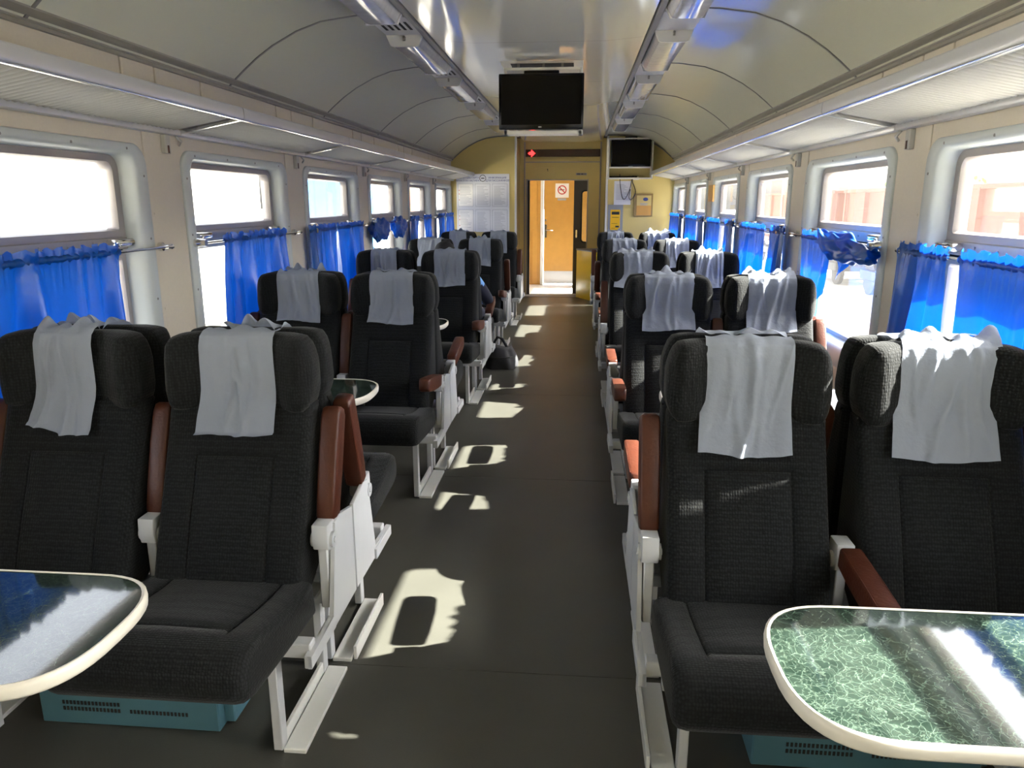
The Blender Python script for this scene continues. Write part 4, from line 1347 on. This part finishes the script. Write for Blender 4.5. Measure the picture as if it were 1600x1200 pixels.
# ------------------------------------------------------------------ seated passenger
def build_person():
    ox, oy = -.70, UNIT0 + 2 * UNIT        # aisle seat facing the far door
    J = {
        'pelvis': (0, .36, .50, .135), 'belly': (-.01, .30, .63, .128), 'chest': (-.03, .235, .80, .135), 'neckb': (-.05, .21, .905, .062),
        'neck': (-.06, .225, .945, .052), 'head': (-.065, .245, 1.005, .072), 'crown': (-.065, .24, 1.03, .062),
        'hipR': (.09, .38, .49, .095), 'kneeR': (.12, .80, .50, .062), 'ankR': (.12, .84, .09, .042), 'toeR': (.13, .98, .04, .034),
        'hipL': (-.09, .38, .49, .095), 'kneeL': (-.12, .80, .50, .062), 'ankL': (-.12, .84, .09, .042), 'toeL': (-.13, .98, .04, .034),
        'shR': (.15, .23, .835, .062), 'elR': (.255, .36, .640, .047), 'wrR': (.19, .58, .610, .032), 'haR': (.17, .65, .602, .030),
        'shL': (-.20, .23, .84, .062), 'elL': (-.265, .36, .63, .045), 'wrL': (-.13, .56, .595, .032), 'haL': (-.09, .62, .590, .030)}
    E = [('pelvis', 'belly'), ('belly', 'chest'), ('chest', 'neckb'), ('neckb', 'neck'), ('neck', 'head'), ('head', 'crown'),
         ('pelvis', 'hipR'), ('hipR', 'kneeR'), ('kneeR', 'ankR'), ('ankR', 'toeR'), ('pelvis', 'hipL'), ('hipL', 'kneeL'), ('kneeL', 'ankL'), ('ankL', 'toeL'),
         ('chest', 'shR'), ('shR', 'elR'), ('elR', 'wrR'), ('wrR', 'haR'), ('chest', 'shL'), ('shL', 'elL'), ('elL', 'wrL'), ('wrL', 'haL')]
    names = list(J)
    verts = [J[n][:3] for n in names]; rad = [J[n][3] for n in names]
    edges_ = [(names.index(a), names.index(b)) for a, b in E]
    for hand, base, dirx in (('haR', J['haR'], -.2), ('haL', J['haL'], .5)):
        for i, (off, ln) in enumerate(((-.030, .055), (-.012, .075), (.006, .080), (.022, .070), (.034, .050))):
            b0 = names.index(hand)
            dx = off; dy = .02 if i else -.01
            verts.append((base[0] + dx, base[1] + dy + ln * .45, base[2] - .004)); rad.append(.0095)
            verts.append((base[0] + dx * 1.15, base[1] + dy + ln * .95, base[2] - .022)); rad.append(.0080)
            edges_.append((b0, len(verts) - 2)); edges_.append((len(verts) - 2, len(verts) - 1))
    me = bpy.data.meshes.new('body'); me.from_pydata(verts, edges_, [])
    t = bpy.data.objects.new('tmp', me); COL.objects.link(t)
    sk = t.modifiers.new('skin', 'SKIN'); sk.use_smooth_shade = True
    for i, r_ in enumerate(rad): me.skin_vertices[0].data[i].radius = (r_, r_)
    me.skin_vertices[0].data[0].use_root = True
    t.modifiers.new('sub', 'SUBSURF').levels = 2
    dg = bpy.context.evaluated_depsgraph_get()
    m2 = bpy.data.meshes.new_from_object(t.evaluated_get(dg))
    bpy.data.objects.remove(t)
    m2.materials.clear()
    for mn in ('skin', 'shirt_blue', 'navy', 'rubber'): m2.materials.append(MATS[mn])
    for p in m2.polygons:
        c = p.center
        p.use_smooth = True
        i = 0
        if c.z < .10 and c.y > .7: i = 3
        elif (c.z < .56 and abs(c.x) < .22 and c.y > .2 and c.z < .545) or c.y > .70 and c.z < .60: i = 2
        elif c.z < .905 and c.y < .56: i = 1
        if c.y > .56 and .57 < c.z < .66 and c.y < .76: i = 0
        if c.x > .185 and c.z < .78 and c.y < .57: i = 2
        p.material_index = i
    root = empty('person', (ox, oy, 0)); tag(root, 'seated passenger in a light blue shirt seen behind the third left row', 'person')
    put('body', m2, root)
    bm = NB()
    bmesh.ops.create_uvsphere(bm, u_segments=24, v_segments=16, radius=1)
    for v in bm.verts:
        v.co = Vector((v.co.x * .082, v.co.y * .098, v.co.z * .088)) + Vector((-.065, .232, 1.022))
    bmesh.ops.delete(bm, geom=[v for v in bm.verts if v.co.z < .985 and v.co.y > .22], context='VERTS')
    obj('hair', bm, 'hair', root, 60)
    bm = NB()
    for s in (-1, 1):
        bmesh.ops.create_uvsphere(bm, u_segments=8, v_segments=6, radius=.012, matrix=Matrix.Translation((-.065 + s * .078, .245, .995)) @ Matrix.Diagonal((.5, 1, 1.7, 1)))
        bmesh.ops.create_uvsphere(bm, u_segments=8, v_segments=6, radius=.010, matrix=Matrix.Translation((-.065 + s * .028, .318, 1.010)))
    bmesh.ops.create_cone(bm, cap_ends=True, segments=8, radius1=.014, radius2=.004, depth=.045, matrix=Matrix.Translation((-.065, .325, .992)))
    obj('face_features', bm, 'skin', root, 60)
build_person()

# ------------------------------------------------------------------ outside
bm = NB(); box(bm, (-150, -120, -1.42), (150, 260, -1.32))
o = obj('ground', bm, 'gravel', None, 0); tag(o, 'bright gravel ground of the rail yard outside', 'ground', kind='structure')

def wagon(y0, label, bins=9):
    t = empty('freight_wagon', (8.4, y0, -1.32)); tag(t, label, 'wagon', 'freight wagons on the next track')
    L0 = 12.6
    bm = NB(); box(bm, (0, 0, 1.15), (2.8, L0, 3.03), .02, 1); obj('body', bm, 'wagon_red', t)
    bm = NB(); box(bm, (-.08, -.05, 2.96), (2.88, L0 + .05, 3.06), .01, 1); obj('top_rail', bm, 'wagon_red', t)
    bm = NB(); box(bm, (-.08, -.05, 1.10), (2.88, L0 + .05, 1.28), .01, 1); obj('sill', bm, 'wagon_red', t)
    for i in range(bins):
        y = .1 + i * (L0 - .3) / (bins - 1)
        bm = NB(); prism(bm, [(-.09, y), (-.09, y + .10), (0, y + .16), (0, y - .06)], 'z', 1.2, 3.0); obj('rib', bm, 'wagon_red', t)
    for yy in (1.9, L0 - 1.9):
        for s in (-.9, .9):
            bm = NB(); tube(bm, [(.55, yy + s, .475), (.68, yy + s, .475)], .475, 20); tube(bm, [(2.1, yy + s, .475), (2.23, yy + s, .475)], .475, 20); obj('wheelset', bm, 'rubber', t)
        bm = NB(); box(bm, (.4, yy - 1.3, .45), (2.4, yy + 1.3, .75), .03, 1); obj('bogie', bm, 'rubber', t)
wagon(-2.0, 'red brown ribbed freight wagon seen through the nearer right windows')
wagon(11.5, 'red brown ribbed freight wagon seen through the middle right windows')
wagon(25.0, 'red brown ribbed freight wagon seen through the farther right windows')
bm = NB(); box(bm, (19, 24.5, -1.32), (24, 29.5, 3.9)); 
o = obj('water_tower_block', bm, 'concrete', None, 0); tag(o, 'grey concrete block rising behind the freight wagons', 'building')

def tree(x, y, h, r, seed, label):
    rng = random.Random(seed)
    t = empty('leafy_tree', (x, y, -1.32)); tag(t, label, 'tree', 'trees behind the freight wagons')
    bm = NB(); tube(bm, [(0, 0, 0), (.1, .05, h * .35), (.0, .1, h * .7)], [.22, .16, .07], 8)
    for q in range(5):
        a = q * 1.3
        tube(bm, [(.08, .05, h * (.3 + .06 * q)), (math.cos(a) * r * .6, math.sin(a) * r * .6, h * (.5 + .06 * q))], [.07, .03], 6)
    obj('trunk', bm, 'bark', t)
    bm = NB()
    for i in range(1500):
        d = Vector((rng.gauss(0, 1), rng.gauss(0, 1), rng.gauss(0, 1))).normalized() * (rng.random() ** .35)
        c = Vector((d.x * r, d.y * r, h * .66 + d.z * h * .34))
        n = Vector((rng.gauss(0, 1), rng.gauss(0, 1), rng.gauss(0, 1))).normalized()
        u = n.orthogonal().normalized(); w = n.cross(u)
        s = rng.uniform(.10, .22)
        bm.faces.new([bm.verts.new(c + u * s), bm.verts.new(c + w * s * .6), bm.verts.new(c - u * s), bm.verts.new(c - w * s * .6)])
    o = obj('foliage', bm, 'leaf', t, 0); o['kind'] = 'stuff'
tree(22, 21, 6.0, 3.0, 1, 'green leafy tree above the wagon in the nearest right window')
tree(24, 36, 5.0, 3.0, 2, 'green leafy tree above the wagon in the second right window')
tree(26, 58, 5.2, 3.4, 3, 'green leafy tree above the wagons beyond the farther right windows')

def coach(x, y0, L0, label, low, stripe):
    t = empty('passenger_coach', (x, y0, -1.32)); tag(t, label, 'coach', 'coaches standing on the left')
    bm = NB(); box(bm, (-2.9, 0, 1.1), (0, L0, 3.5), .05, 2); obj('body', bm, low, t)
    bm = NB(); prism(bm, [(-2.9, 3.5), (-2.6, 3.95), (-1.45, 4.2), (-.3, 3.95), (0, 3.5)], 'y', 0, L0); obj('roof', bm, 'grey_plate', t)
    bm = NB(); box(bm, (0, 0.02, 2.05), (.015, L0 - .02, 3.1)); obj('window_band', bm, stripe, t)
    bm = NB(); box(bm, (0, 0.02, 1.15), (.018, L0 - .02, 1.45)); obj('lower_stripe', bm, 'coach_white', t)
    n = int(L0 / 1.9)
    for i in range(n):
        y = .8 + i * 1.9
        bm = NB(); box(bm, (.015, y, 2.25), (.03, y + 1.1, 2.95), .01, 1); obj('coach_window', bm, 'coach_glass', t)
    for yy in (3, L0 - 3):
        bm = NB(); box(bm, (-2.4, yy - 1.4, .3), (-.4, yy + 1.4, 1.1), .03, 1); obj('bogie', bm, 'rubber', t)
coach(-6.2, 23.6, 4.4, 'blue railway coach outside the fourth left window', 'coach_blue', 'coach_blue')
coach(-6.2, 28.6, 24, 'pale railway coach with an orange end outside the farthest left windows', 'coach_white', 'coach_white')
bm = NB(); box(bm, (-6.12, 28.7, -.2), (-6.09, 29.3, 2.15), .01, 1); o = obj('coach_end_panel', bm, 'coach_orange'); tag(o, 'orange red end panel of the pale coach on the left', 'panel')
bl = empty('pale_building', (-16, 16, -1.32)); tag(bl, 'sunlit pale building far outside the second left window', 'building')
bm = NB(); box(bm, (-8, 0, 0), (0, 22, 5.6)); obj('wall', bm, 'concrete', bl, 0)
for i in range(7):
    bm = NB(); box(bm, (-.05, 1 + i * 3.0, 3.3), (.03, 2.4 + i * 3.0, 4.7), .01, 1); obj('building_window', bm, 'grey_plate', bl)
bm = NB(); box(bm, (-8.3, -.3, 5.6), (.3, 22.3, 5.85)); obj('roof_slab', bm, 'concrete', bl, 0)
